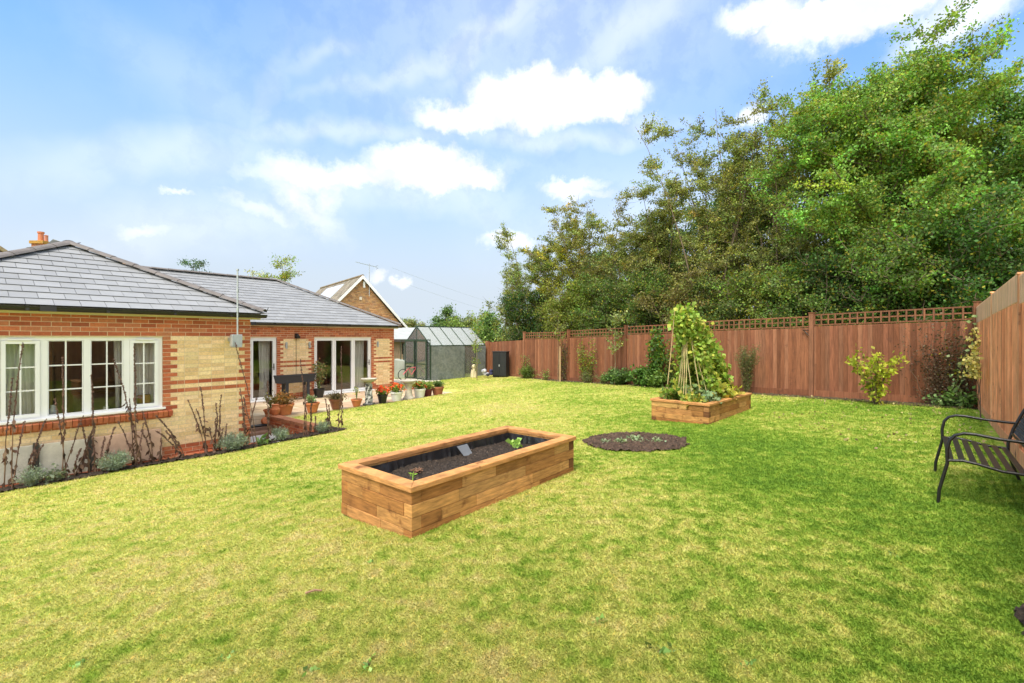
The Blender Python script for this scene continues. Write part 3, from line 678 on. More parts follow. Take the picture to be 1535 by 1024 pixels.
# ---------------------------------------------------------------- raised beds
WOODC = [(.40, .20, .062), (.44, .225, .072), (.37, .175, .052), (.43, .21, .066), (.32, .14, .038), (.47, .25, .085)]
def raised_bed(label, loc, yaw, L, Wd, Hh, courses, fill, dark=()):
    # x along the length, y across; near corner at the origin
    t = thing('raised_bed', label, 'raised bed', loc, math.pi/2-yaw, 'sleeper raised beds'); th = .10; ch = .105; zb_ = Hh-.045-courses*ch
    for side, (ax, ln) in enumerate((('x', L), ('y', Wd), ('x', L), ('y', Wd))):
        m = MB()
        for c in range(courses):
            z0 = zb_+c*ch+.0015; z1 = zb_+(c+1)*ch-.0015; butt = (c+side) % 2 == 0
            a0, a1 = (0, ln) if butt else (th+.001, ln-th-.001)
            x = a0; first = True; endb = butt and random.random() < .6
            if endb: m.box(*(((x+.0015, (0 if side == 0 else Wd-th), z0), (x+.1, (0 if side == 0 else Wd-th)+th, z1)) if ax == 'x' else (((L-th if side == 1 else 0), x+.0015, z0), ((L-th if side == 1 else 0)+th, x+.1, z1))), random.choice([(.15, .06, .02), (.36, .17, .06)])); x += .1015
            while x < a1-.001:
                w_ = random.uniform(.35, 1.0)*(.6 if first else 1); e_ = min(x+w_, a1)
                if a1-e_ < .18: e_ = a1
                col = jit(random.choice(WOODC), .15); o = random.uniform(-.003, .003); col = (.13, .05, .018) if (e_-x < .16) else col
                if ax == 'x': 
                    y0 = 0 if side == 0 else Wd-th; m.box((x+.0015, y0+o, z0), (e_-.0015, y0+th+o, z1), col)
                else:
                    x0 = L-th if side == 1 else 0; m.box((x0+o, x+.0015, z0), (x0+th+o, e_-.0015, z1), col)
                if butt and side in (0, 2) and (x == a0 or e_ == a1) and random.random() < .5: pass
                x = e_; first = False
        m.build('side', OAK, t, bevel=.004)
    cw, ov, ct = .13, .022, .045; zc = Hh-ct+.001
    for P in (((-ov, -ov), (L+ov, -ov), (L+ov-cw, cw-ov), (cw-ov, cw-ov)), ((L+ov, -ov), (L+ov, Wd+ov), (L+ov-cw, Wd+ov-cw), (L+ov-cw, cw-ov)),
              ((L+ov, Wd+ov), (-ov, Wd+ov), (cw-ov, Wd+ov-cw), (L+ov-cw, Wd+ov-cw)), ((-ov, Wd+ov), (-ov, -ov), (cw-ov, cw-ov), (cw-ov, Wd+ov-cw))):
        m = MB(); m.prism([(a, b, zc) for a, b in P], (0, 0, ct), jit((.46, .22, .075), .08)); m.build('coping', OAK, t, bevel=.006)
    # liner, wrinkled
    i0 = th+.004; ring = []
    for (xa, ya), (xb, yb) in (((i0, i0), (L-i0, i0)), ((L-i0, i0), (L-i0, Wd-i0)), ((L-i0, Wd-i0), (i0, Wd-i0)), ((i0, Wd-i0), (i0, i0))):
        n = int(math.hypot(xb-xa, yb-ya)/.02)
        for k in range(n): ring.append((xa+(xb-xa)*k/n, ya+(yb-ya)*k/n, -(yb-ya), (xb-xa)))
    vs = []; rows = 8
    for k, (x, y, nx, ny) in enumerate(ring):
        l_ = math.hypot(nx, ny); nx /= l_; ny /= l_
        for r_ in range(rows):
            f = r_/(rows-1); z = Hh-.06-f*.2; w_ = (.004+.042*f)*(.5+.5*math.sin(k*1.0+math.sin(k*.37)*2.4+f*1.6))**1.5+.012*f; vs.append((x+nx*w_, y+ny*w_, z))
    n = len(ring); fs = [(k*rows+r_, ((k+1) % n)*rows+r_, ((k+1) % n)*rows+r_+1, k*rows+r_+1) for k in range(n) for r_ in range(rows-1)]
    m = MB(); m.add(vs, fs); m.build('liner', PLASTIC_LINER, t, smooth=True)
    xs = np.arange(th+.01, L-th, .016); ys = np.arange(th+.01, Wd-th, .016)
    def fz(X, Y): return Hh-fill+.012*np.sin(X*7+Y*3)+.01*np.sin(Y*13-X*5)+rng.normal(size=X.shape)*.0055
    V, F = grid(xs, ys, fz); C = np.ones((len(F), 3))*rng.choice([.6, .8, 1, 1.3, 2.4], len(F), p=[.25, .3, .3, .13, .02])[:, None]
    np_mesh('soil', V, F, C, SOILM, t); return t
BED1Z = .528
B1 = raised_bed('low sleeper bed in the middle of the lawn, filled with bare dark soil', (-.795, 3.64, BED1Z), .69, 2.41, 1.04, .392, 4, .155)
zb2 = .475
B2 = raised_bed('sleeper bed nearer the fence, full of leafy plants and canes', (3.66, 8.56, zb2), .77, 2.42, 1.15, .385, 4, .08)
def on1(x, y, z=0):                # point in the first bed
    M_ = Matrix.Translation((-.795, 3.64, BED1Z)) @ Matrix.Rotation(math.pi/2-.69, 4, 'Z'); return M_ @ Vector((x, y, z))
def on2(x, y, z=0):
    M_ = Matrix.Translation((3.66, 8.56, zb2)) @ Matrix.Rotation(math.pi/2-.77, 4, 'Z'); return M_ @ Vector((x, y, z))
# slate offcut
p = on1(1.42, .84, .24); m = MB(); m.prism([(-.09, .02, .085), (.06, .035, .09), (.085, -.06, -.03), (.05, -.085, -.055), (-.035, -.06, -.03)], (0, .008, .008), (.13, .14, .155)); o = m.build('slate_offcut', mat('slate_piece', (1, 1, 1), .45, True, 8, .2)); o.location = p; o.rotation_euler = (0, 0, R(40)); tag(o, 'broken grey slate leaning on the black liner of the empty raised bed', 'slate')
p = on1(.62, .70, .24); m = MB()
for k in range(60):
    a_ = random.uniform(0, 6.3); r_ = random.uniform(0, .06); q0 = Vector((r_*math.cos(a_), r_*math.sin(a_), random.uniform(.0, .03))); m.bar(q0, q0+Vector((random.uniform(-.04, .04), random.uniform(-.04, .04), random.uniform(-.01, .015))), .006, .005, jit((.22, .12, .07), .4))
o = m.build('dried_root', mat('dried', (1, 1, 1), .9, True)); o.location = p; tag(o, 'clump of dried brown roots on the soil of the empty raised bed', 'dried plant')

# ---------------------------------------------------------------- bench
bn = thing('garden_bench', 'black metal garden bench with curved arms and slatted seat by the side fence', 'bench', (4.37, 4.65, .60), math.atan2(.748, .664))
# local x along the length, -y towards the fence
Lb = 1.27
for sx in (-1, 1):
    x = sx*Lb/2
    m = MB(); m.tube([(x, .06, -.03), (x, .055, .1), (x, .03, .22), (x, .0, .36), (x, .002, .48), (x, -.015, .57), (x, -.05, .62), (x, -.11, .645), (x, -.18, .645), (x, -.32, .625), (x, -.50, .615), (x, -.56, .615)], .0135, 10); m.build('arm', BLACKM, bn, smooth=True)
    m = MB(); m.tube([(x, -.60, -.03), (x, -.55, .12), (x, -.50, .30), (x, -.50, .40), (x, -.54, .56), (x, -.60, .72), (x, -.66, .86)], .0135, 10); m.build('leg', BLACKM, bn, smooth=True)
    m = MB(); m.tube([(x, .0, .385), (x, -.10, .40), (x, -.2, .385), (x, -.34, .35), (x, -.50, .345)], .0125, 10); m.build('seat_rail', BLACKM, bn, smooth=True)
for k in range(7):
    yy = -.02-.075*k; zz_ = .40-.0 if k < 2 else .40-.011*(k-1); m = MB(); m.box((-Lb/2+.012, yy-.022, zz_), (Lb/2-.012, yy+.022, zz_+.006)); m.build('slat', BLACKM, bn)
m = MB(); m.tube([(-Lb/2, -.655, .85), (0, -.69, .93), (Lb/2, -.655, .85)], .013, 10); m.tube([(-Lb/2, -.53, .50), (Lb/2, -.53, .50)], .011, 8); m.build('back_rail', BLACKM, bn, smooth=True)
m = MB(); nn_ = 34
for i in range(nn_):
    for j in range(8):
        x = -Lb/2+.05+(Lb-.1)*(i+.5*(j % 2))/nn_; f = (j+.5)/8; y = -.535-.125*f; z = .52+.33*f; r_ = .021
        m.tube([(x+r_*math.cos(t), y-r_*.35*math.sin(t), z+r_*math.sin(t)) for t in np.linspace(0, 2*math.pi, 7)], .0045, 5, cap=False)
m.build('back_panel', mat('cast_panel', (.05, .05, .05), .4, False, 8, .3, metal=.3), bn)
#PART4

# ---------------------------------------------------------------- trees and shrubs
def branch(rg, p, d, L, r0, r1, n, wob, lift=0.0):
    pts = [np.array(p, float)]; d = np.array(d, float); d /= np.linalg.norm(d)
    for i in range(n):
        d = d+rg.normal(size=3)*wob; d[2] += lift; d /= np.linalg.norm(d); pts.append(pts[-1]+d*L/n)
    return np.array(pts), np.linspace(r0, r1, n+1)
def tree(name, label, cat, x, y, h, spread, nleaf, L, col, seed, stems=1, bark=(.16, .12, .08), z0=None, crown0=.25, sparse=.0, clump=.28, group=None, yellow=.0, ycol=(.28, .26, .03), nb=16, ntw=6, rtrunk=None, top=1.0, var=.3, low=0.0, droop=.3, lift=.04, leafgain=1.0):
    """a real skeleton (stems > limbs > twigs) with leaves clustered on the twigs"""
    rg = np.random.default_rng(seed); t = thing(name, label, cat, (x, y, g(x, y)-.05 if z0 is None else z0), 0, group)
    wood = MB(); tw = []; rt = rtrunk or h*.012
    for s_ in range(stems):
        a = rg.uniform(0, 6.283); out = (.05 if stems == 1 else rg.uniform(.04, .24))
        st, rr = branch(rg, (math.cos(a)*.12*(stems > 1), math.sin(a)*.12*(stems > 1), 0), (math.cos(a)*out, math.sin(a)*out, 1), h*rg.uniform(.82, 1.0)*(1 if stems == 1 else rg.uniform(.8, 1)), rt, rt*.12, 10, .07 if stems > 1 else .03, .05)
        wood.tube(st, list(rr), 6, jit(bark, .15))
        for b in range(nb):
            f = crown0+(1-crown0)*((b+rg.random())/nb); k = f*10; i = min(9, int(k)); p = st[i]+(st[i+1]-st[i])*(k-i)
            prof = math.sin(math.pi*min(1, max(.03, (f-crown0*.6)/(1.0-crown0*.6)*.80+.14)))**.5*top+.0
            a = rg.uniform(0, 6.283); bl = spread*prof*rg.uniform(.55, 1.1)/(1 if stems == 1 else 1.4)
            if bl < .15: bl = .15
            br, br_r = branch(rg, p, (math.cos(a), math.sin(a), rg.uniform(.1, .9)), bl, rr[i]*.5, rr[i]*.12+.003, 6, .13, lift)
            wood.tube(br, list(br_r), 4, jit(bark, .15), cap=False)
            for c in range(ntw):
                kk = rg.uniform(1.2, 6); i2 = min(5, int(kk)); p2 = br[i2]+(br[i2+1]-br[i2])*(kk-i2); v = rg.normal(size=3); v[2] = abs(v[2])*.7+.05
                tl = max(.25, spread*.25)*rg.uniform(.5, 1.2); q_, _ = branch(rg, p2, v, tl, .01, .003, 3, .18, .03)
                wood.tube(q_, [.010, .007, .005, .003], 3, jit(bark, .2), cap=False)
                if rg.random() >= sparse: tw.append(q_)
    wood.build('trunk', BARK, t)
    tw = np.array(tw); k = rg.integers(0, len(tw), nleaf); f = rg.uniform(.2, 3, nleaf)**1.0; i = np.minimum(2, f.astype(int)); a = tw[k, i]; b = tw[k, i+1]
    P = a+(b-a)*(f-i)[:, None]+rg.normal(size=(nleaf, 3))*np.array([1, 1, .55])*clump*rg.uniform(.3, 1, (nleaf, 1)); keepm = P[:, 2] > .05; P = P[keepm]
    # light and dark sprays: each twig keeps its own shade
    tv = np.array(col)[None]*rg.lognormal(0, .22, (len(tw), 1)).clip(.6, 1.5)*(1+rg.normal(size=(len(tw), 3))*.08); tv[rg.random(len(tw)) < yellow*.5] *= np.array([1.7, 1.35, .9])
    o = leaf_mesh('crown', P, L, tv[k[keepm]]*leafgain, LEAF, t, var=var, yellow=yellow, ycol=ycol, droop=droop, rg=rg); return t
WG = 'trees beyond the boundary fence'
GD_ = (.060, .115, .030); GM = (.10, .165, .035); GO = (.135, .155, .045); GY = (.20, .26, .035); GDK = (.030, .075, .022)
def beyond(px, d): return ((px-767)/690*d, d)
def ht(ytop, d, base): return 2.1+(506-ytop)/690*d-base
T = [  # px, depth, top y, spread, leaves, leaf size, colour, stems, crown start, sparse, label, yellow
 (1312, 14.6, 125, 4.4, 150000, .088, (.105, .185, .035), 1, .16, .0, 'tallest broad tree beyond the fence, bright green with yellowish upper sprays', .16),
 (1512, 13.8, 150, 4.0, 120000, .09, (.085, .155, .035), 1, .18, .0, 'tall green tree at the right edge of the photo beyond the fence corner', .10),
 (1290, 16.0, 75, 3.9, 90000, .095, (.13, .19, .035), 2, .2, .0, 'broad yellow green tree just left of the tallest tree', .28),
 (1228, 18.5, 120, 3.0, 48000, .085, GO, 4, .25, .12, 'olive many stemmed tree beside the broad yellow green tree', .12),
 (1160, 17.4, 132, 2.7, 36000, .085, GO, 6, .28, .2, 'olive many stemmed tree above the post right of the bean canes', .10),
 (1105, 20.0, 168, 2.6, 30000, .085, (.12, .14, .04), 6, .28, .25, 'thin brownish many stemmed tree with sky showing between its stems', .10),
 (1062, 19.0, 175, 2.5, 34000, .085, GO, 6, .25, .22, 'upright olive tree with pointed twiggy top behind the bean canes', .12),
 (1008, 21.0, 240, 2.6, 34000, .08, GO, 5, .2, .2, 'brown green tree left of the bean canes beyond the fence', .10),
 (955, 21.5, 278, 2.6, 30000, .085, (.12, .14, .04), 5, .22, .25, 'loose twiggy tree with leaning stems, halfway along the row of trees', .10),
 (900, 23.0, 262, 2.6, 20000, .085, (.13, .14, .045), 5, .3, .45, 'nearly bare crooked topped tree in the lower part of the row', .2),
 (858, 24.0, 310, 2.6, 28000, .09, (.15, .16, .03), 4, .2, .15, 'yellowing bushy tree near the low end of the row', .35),
 (808, 25.0, 330, 2.5, 20000, .09, (.12, .15, .045), 5, .22, .35, 'sparse tree second from the left end of the row', .15),
 (768, 26.0, 372, 2.2, 11000, .09, (.13, .16, .05), 5, .25, .5, 'leftmost and thinnest tree of the row, with bare leaning stems', .15)]
for i, (px, d, ty, sp, nl, L, col, stn, c0, spa, lab, yl) in enumerate(T):
    x, y = beyond(px, d); b = g(x, y)-.1
    tree('broadleaf_tree', lab, 'tree', x, y, ht(ty, d, b)*1.04, sp, nl, L, col, 100+i, stems=stn, z0=b, crown0=c0, sparse=spa, clump=.13 if stn > 2 else .17, group=WG, yellow=yl, ycol=(.30, .29, .04), nb=54 if stn == 1 else 30 if stn == 2 else 11, ntw=20 if stn <= 2 else 12, leafgain=1.8, rtrunk=.11 if stn <= 2 else .05)
# a second rank further back closes the wood
for i, (px, d, ty, sp) in enumerate(((1440, 19, 80, 4), (1330, 22, 130, 4), (1190, 22.5, 185, 3.8), (1085, 25, 235, 3.8), (985, 27, 300, 3.6), (890, 29, 350, 3.2))):
    x, y = beyond(px, d); b = g(x, y)-.1
    tree('background_tree', ('dark tree deep in the wood behind the tall trees at the right', 'dark tree deep in the wood behind the broad yellow green tree', 'shaded tree behind the olive many stemmed trees', 'shaded tree in the rear rank behind the bean canes', 'shaded tree in the rear rank left of the bean canes', 'shaded rear tree behind the yellowing bushy tree')[i], 'tree', x, y, ht(ty, d, b), sp, 34000, .14, GD_, 200+i, leafgain=1.5, stems=2, z0=b, crown0=.1, clump=.4, group='trees deep in the wood', nb=18, ntw=8)
# undergrowth: dense shrubs pressed against the far side of the fence
U_ = [(1500, 12.2, 330, 2.0, GDK), (1440, 12.0, 300, 2.2, (.04, .10, .028)), (1375, 12.8, 330, 2.2, (.07, .15, .035)), (1310, 13.4, 345, 2.2, GD_), (1250, 14.2, 350, 2.1, GDK), (1195, 14.8, 395, 1.9, (.075, .14, .04)),
      (1140, 15.8, 390, 2.0, GM), (1085, 16.8, 400, 2.0, (.07, .12, .035)), (1030, 17.8, 395, 2.0, (.12, .13, .05)), (980, 19.2, 400, 2.0, GD_), (925, 20.2, 405, 2.0, (.065, .12, .035)), (880, 21.6, 400, 2.0, GM), (840, 22.6, 420, 1.9, (.12, .17, .04)), (800, 24, 425, 1.8, GDK)]
UL = ['dark evergreen shrub in the right corner beyond the fence', 'very dark dense shrub right of the yellow shrub, beyond the fence', 'bright green maple like shrub beyond the fence above the yellow shrub', 'deep green shrub beyond the fence, left of the bright maple like one', 'darkest ivy like shrub beyond the fence near the metal bracket', 'mid green shrub beyond the fence, just right of the tall feathery plant',
      'light green shrub beyond the fence above the feathery plant', 'green shrub beyond the fence directly behind the bean canes', 'russet tinted shrub beyond the fence left of the bean canes', 'dark green shrub beyond the fence above the climbing vine', 'deep green shrub beyond the fence above the clematis sapling', 'fresh green shrub beyond the fence above the young fruit tree', 'yellow green shrub beyond the fence near the low end', 'dark ivy clad shrub at the left end of the trellis']
for i, (px, d, ty, sp, col) in enumerate(U_):
    col = (col[0]*1.25, col[1]*1.08, col[2]*.8); x, y = beyond(px, d); b = g(x, y)-.1
    tree('woodland_shrub', UL[i], 'shrub', x, y, ht(ty, d, b), sp, 20000, .085, col, 300+i, leafgain=1.3, stems=5, z0=b, crown0=.04, clump=.20, group='shrubs pressed against the far side of the fence', nb=11, ntw=12, rtrunk=.035, lift=0.0, yellow=.08)
# distant trees left of the wood
DT = [(742, 36, 462, 1.9, (.10, .17, .05), 'round green tree between the greenhouse and the wood'), (700, 40, 470, 2.2, (.15, .20, .05), 'yellow green tree above the greenhouse roof'), (662, 42, 458, 2.0, (.09, .15, .045), 'round bushy tree above the middle of the greenhouse'), (618, 46, 474, 2.3, (.17, .19, .08), 'pale grey green tree beside the white gable board'), (690, 60, 478, 4, (.14, .17, .07), 'low far tree mass behind the greenhouse ridge'), (775, 34, 490, 1.8, (.09, .15, .05), 'low bushy tree at the left foot of the wood'), (722, 28, 488, 1.1, (.11, .18, .045), 'small bush over the fence end beside the greenhouse'), (760, 29, 496, 1.2, (.10, .17, .05), 'small bush over the fence above the black cabinet')]
for i, (px, d, ty, sp, col, lab) in enumerate(DT):
    x, y = beyond(px, d); b = -.1
    tree('distant_tree', lab, 'tree', x, y, ht(ty, d, b), sp, 9000, .17, col, 400+i, leafgain=1.3, stems=3, z0=b, crown0=.08, clump=.35, group='trees in the distance beyond the greenhouse', nb=9, ntw=6, rtrunk=.06)
for i, (px, d, ty, sp, col, lab, cat, nl, yl) in enumerate(((295, 30, 366, 2.4, (.07, .13, .04), 'dark green treetop showing over the slate ridge beside the mast', 'tree', 6500, 0), (402, 31, 380, 3.2, (.22, .30, .05), 'yellow green treetop showing over the slate ridge right of the mast', 'tree', 7000, .3), (470, 33, 412, 1.8, (.04, .09, .03), 'dark conifer top behind the slate roof beside the solar panels', 'conifer', 6000, 0))):
    x, y = beyond(px, d); tree('rooftop_tree' if i < 2 else 'conifer_tree', lab, cat, x, y, ht(ty, d, 0), sp, nl, .11, col, 440+i, stems=2, z0=-.1, crown0=.3, clump=.25, yellow=yl, nb=14, ntw=6)
# far hill
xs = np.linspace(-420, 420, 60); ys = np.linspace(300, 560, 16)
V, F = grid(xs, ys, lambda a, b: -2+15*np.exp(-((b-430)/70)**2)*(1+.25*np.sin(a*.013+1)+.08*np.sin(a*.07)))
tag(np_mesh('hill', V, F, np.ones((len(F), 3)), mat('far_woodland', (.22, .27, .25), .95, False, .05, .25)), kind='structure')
#PART5

# ---------------------------------------------------------------- neighbouring buildings
def place(o, M_): o.matrix_world = M_; return o
nb_ = thing('brick_house', 'brown brick gabled house with white bargeboards and solar panels behind the slate roof', 'house', (-9.8, 30, -.2), math.atan2(.61, .79))
# local: x along the gable, y away along the ridge; gable centre at the origin
hw, ez, az_ = 3.14, 2.88, 6.25
m = MB(); m.prism([(-hw+.15, 0, 0), (hw-.15, 0, 0), (hw-.15, 0, ez), (0, 0, az_-.12), (-hw+.15, 0, ez)], (0, 9, 0)); m.build('wall', MORTAR, nb_)
m = MB(); z = 1.2; i = 0
while z < az_-.15:
    half = (hw-.15) if z < ez else (hw-.15)*(az_-.15-z)/(az_-.15-ez)
    x = -half-(.11 if i % 2 else 0)
    while x < half:
        a, b_ = max(x, -half), min(x+.215, half)
        if b_-a > .03: m.box((a, -.008, z), (b_, .02, z+.065), jit(random.choice([(.42, .22, .09), (.50, .28, .12), (.38, .18, .08), (.46, .26, .13), (.30, .17, .09)]), .15))
        x += .225
    z += .075; i += 1
m.build('brickwork', BRICK, nb_)
sl_ = (az_-ez)/hw
for s_ in (-1, 1):
    m = MB(); m.prism([(s_*(hw+.15), -.22, ez-.15*sl_), (0, -.22, az_), (0, 9.3, az_), (s_*(hw+.15), 9.3, ez-.15*sl_)], (0, 0, .07), (.17, .155, .13)); rr_ = m.build('roof', MATS.get('old_tile') or mat('old_tile', (1, 1, 1), .95, True, 9, .35, .6, 20, stain=((.28, .27, .2), 4, .55, .75)), nb_)
    m = MB()
    for r_ in range(15):
        f0 = r_/15; xa = s_*(hw+.17)*(1-f0); za = ez-.15*sl_+(az_-ez+.15*sl_)*f0
        yy = -.2
        while yy < 9.2: m.box((xa-.16, yy, za+.06), (xa+.16, yy+.28, za+.085), jit((.19, .165, .13), .35), Matrix.Translation((xa, 0, za)) @ Matrix.Rotation(s_*math.atan(sl_), 4, 'Y') @ Matrix.Translation((-xa, 0, -za))); yy += .30
    m.build('tile', MATS['old_tile'], rr_)
    m = MB(); m.prism([(s_*(hw+.2), -.26, ez-.2*sl_-.08), (s_*(hw+.2), -.26, ez-.2*sl_+.12), (0, -.26, az_+.10), (0, -.26, az_-.14)], (0, .04, 0)); m.build('bargeboard', WHITEP, nb_)
m = MB()
for k in range(32): m.tube([(0, -.22+k*.3, az_+.05), (0, .06+k*.3, az_+.05)], .10, 8, jit((.20, .15, .09), .2))
m.build('ridge_tile', MATS['old_tile'], nb_)
ang = math.atan(sl_)
for k in range(4):
    m = MB(); Mx = Matrix.Translation((-.0, 0, az_+.09)) @ Matrix.Rotation(-ang, 4, 'Y'); y0 = 2.2+k*1.04; m.box((-2.55, y0, .02), (-.55, y0+1.0, .06), (.55, .58, .62), Mx); sp_ = m.build('solar_panel', mat('solar_glass', (1, 1, 1), .12, True, 2, .05, spec=.9), nb_)
    m = MB(); m.box((-2.57, y0-.015, .0), (-.53, y0+1.015, .03), (.02, .02, .025), Mx); m.build('frame', BLACKM, sp_)
m = MB(); m.box((-.16, -.06, 4.75), (.0, -.009, 4.95), (.7, .62, .5)); m.build('air_brick', PAVING, nb_)
m = MB(); m.box((.07, -.12, 5.55), (.19, -.01, 5.95)); m.build('alarm_box', WHITEP, nb_)
ae = MB(); ae.tube([(.45, -.16, 5.0), (.45, -.16, 7.15)], .022, 8); ae.tube([(-.55, -.5, 7.1), (1.1, .15, 7.0)], .014, 6)
for k in range(9): f = k/8; c_ = Vector((-.55+1.65*f, -.5+.65*f, 7.1-.1*f)); w2 = .08+.10*f; ae.tube([c_+Vector((-.3*w2, .9*w2, 0)), c_-Vector((-.3*w2, .9*w2, 0))], .008, 4)
for k in (-.1, .1): ae.tube([(1.1, .02, 7.0+k), (1.1, .30, 7.0+k)], .02, 5)
ae.build('tv_aerial', GALV, nb_)
# house at the left edge: white gable and tiled roof
lh = thing('white_house', 'white gabled house with brown tiled roof just showing at the left edge above the slates', 'house', (-33.1, 24.7, -.2), .885)
m = MB(); m.prism([(-4, 0, 0), (4, 0, 0), (4, 0, 7.2), (0, 0, 10.4), (-4, 0, 7.2)], (0, 8, 0), (.75, .74, .70)); m.build('wall', PLANT, lh)
for s_ in (-1, 1): m = MB(); m.prism([(s_*4.25, -.3, 7.15), (0, -.3, 10.6), (0, 8.3, 10.6), (s_*4.25, 8.3, 7.15)], (0, 0, .22), (.26, .20, .13)); m.build('roof', MATS['old_tile'], lh)
ch_ = thing('chimney_house', 'house hidden behind the slate roof apart from its brick chimney', 'house', (-31.7, 28.4, -.2), 0)
m = MB(); m.prism([(-5, 0, 0), (5, 0, 0), (5, 7, 0), (-5, 7, 0)], (0, 0, 5.6), (.5, .3, .2)); m.build('wall', PLANT, ch_)
m = MB(); m.prism([(-5.3, -.3, 5.6), (-5.3, 3.5, 7.5), (-5.3, 7.3, 5.6)], (10.6, 0, 0), (.25, .17, .11)); rf = m.build('roof', MATS['old_tile'], ch_)
m = MB(); m.box((-1.3, 3.2, 6.6), (-.5, 3.9, 8.75), (.45, .2, .1)); m.box((-1.38, 3.12, 8.75), (-.42, 3.98, 8.95), (.42, .24, .05)); ck = m.build('chimney', MATS['old_tile'], rf)
m = MB(); m.lathe([(.001, 0), (.2, 0), (.16, .1), (.15, .55), (.19, .58), (.19, .68), (.001, .68)], (-1.0, 3.55, 8.95), 14, (.55, .2, .1)); m.build('chimney_pot', PLANT, ck)
m = MB(); m.lathe([(.001, 0), (.1, 0), (.1, .4), (.13, .42), (.001, .48)], (-.62, 3.55, 8.95), 14, (.5, .2, .12)); m.build('chimney_pot', PLANT, ck)
# overhead wires
for i, z in enumerate((7.1, 6.3)):
    P_ = [(-8.6+14*t, 33+16*t, z-1.3*t*(1)-1.2*math.sin(math.pi*t)*.4-1.6*t) for t in np.linspace(0, 1, 14)]
    m = MB(); m.tube(P_, .006, 5); tag(m.build('overhead_wire', GALV), ('upper', 'lower')[i]+' of two thin wires crossing the sky right of the brick gable', 'wire', 'overhead wires')

# timber shed
sh = thing('timber_shed', 'weathered timber shed with flat grey felt roof between bungalow and greenhouse', 'shed', (-6.9, 26.5, -.1), .18)
m = MB()
for k in range(14): m.box((-.2, -.02-.004*(k % 2), .02+k*.145), (4.0, .03, .02+k*.145+.14), jit((.26, .19, .13), .2))
m.box((0, .03, 0), (3.9, 2.6, 2.06), (.25, .18, .12)); m.build('wall', FENCE, sh)
m = MB(); m.prism([(-.4, -.3, 2.03), (4.3, -.3, 2.03), (4.3, 2.8, 2.75), (-.4, 2.8, 2.75)], (0, 0, .08)); m.build('roof', mat('roof_felt', (.34, .36, .36), .9, False, 3, .15), sh)
m = MB(); m.box((-.4, -.33, 1.95), (4.3, -.29, 2.1)); m.build('fascia', mat('dark_fascia', (.06, .05, .045), .8, False), sh)
m = MB(); m.box((.55, -.05, 1.25), (1.6, -.022, 1.85)); m.box((2.3, -.05, 1.25), (2.9, -.022, 1.85)); m.build('window', mat('dark_glass', (.012, .013, .015), .15, False, spec=.5), sh)
# low white thing and a red-pink bicycle-like heap behind the shed corner
m = MB(); m.prism([(0, 0, 0), (1.0, 0, 0), (1.0, 0, .5), (.6, 0, .95), (0, 0, 1.05)], (0, .5, 0)); o = m.build('covered_crate', mat('tarpaulin', (.34, .37, .33), .8, False, 3, .2), bevel=.06); o.location = (-6.1, 23.8, -.05); tag(o, 'pale sheet covered crate beside the house corner and the shed', 'crate')
m = MB()
for k in range(2): c_ = (.0+k*.95, 0, .28); m.tube([(c_[0]+.26*math.cos(t), 0, c_[2]+.26*math.sin(t)) for t in np.linspace(0, 6.283, 17)], .02, 6, (.02, .02, .02), cap=False)
m.tube([(0, 0, .28), (.3, 0, .58), (.75, 0, .62), (.95, 0, .28)], .022, 6, (.65, .12, .16)); m.tube([(.3, 0, .58), (.45, 0, .25), (.75, 0, .62)], .02, 6, (.65, .12, .16)); m.tube([(.8, -.18, .78), (.78, 0, .72), (.8, .18, .78)], .012, 6, (.6, .6, .6)); m.tube([(.75, 0, .62), (.78, 0, .76)], .014, 6, (.6, .6, .6)); m.box((.2, -.06, .64), (.42, .06, .69), (.02, .02, .02))
o = m.build('child_bicycle', mat('painted_metal', (1, 1, 1), .35, True, 3, .1)); o.location = (-5.35, 22.6, .0); o.rotation_euler = (0, 0, R(40)); tag(o, 'small pink and red bicycle parked between the bungalow and the greenhouse', 'bicycle')

# ---------------------------------------------------------------- greenhouse
ga = math.atan2(.69, .72); gh = thing('greenhouse', 'green framed glass greenhouse with grey shade netting on its long side', 'greenhouse', (-3.9, 22.1, .0), ga)
L_, W_, E_, RG = 3.42, 2.5, 1.70, 2.66     # x along the long side, y across, gable at x=0
m = MB()
def fb(a, b_, w_=.035): m.bar(a, b_, w_, w_)
for x in (0, L_):
    for y in (0, W_): fb((x, y, -.05), (x, y, E_))
    fb((x, 0, E_), (x, W_/2, RG)); fb((x, W_, E_), (x, W_/2, RG)); fb((x, 0, E_), (x, W_, E_)); fb((x, 0, .05), (x, W_, .05))
    for y in (.62, 1.25, 1.88): fb((x, y, .05), (x, y, E_ if y != 1.25 else RG), .025)
for y in (0, W_): fb((0, y, E_), (L_, y, E_), .05); fb((0, y, .04), (L_, y, .04), .05)
fb((0, W_/2, RG), (L_, W_/2, RG), .05)
for k in range(1, 5):
    x = L_*k/5; fb((x, 0, E_), (x, W_/2, RG), .028); fb((x, W_, E_), (x, W_/2, RG), .028); fb((x, W_, .04), (x, W_, E_), .025)
    fb((x, 0, .04), (x, 0, E_), .025)
m.build('frame', DKGREEN, gh)
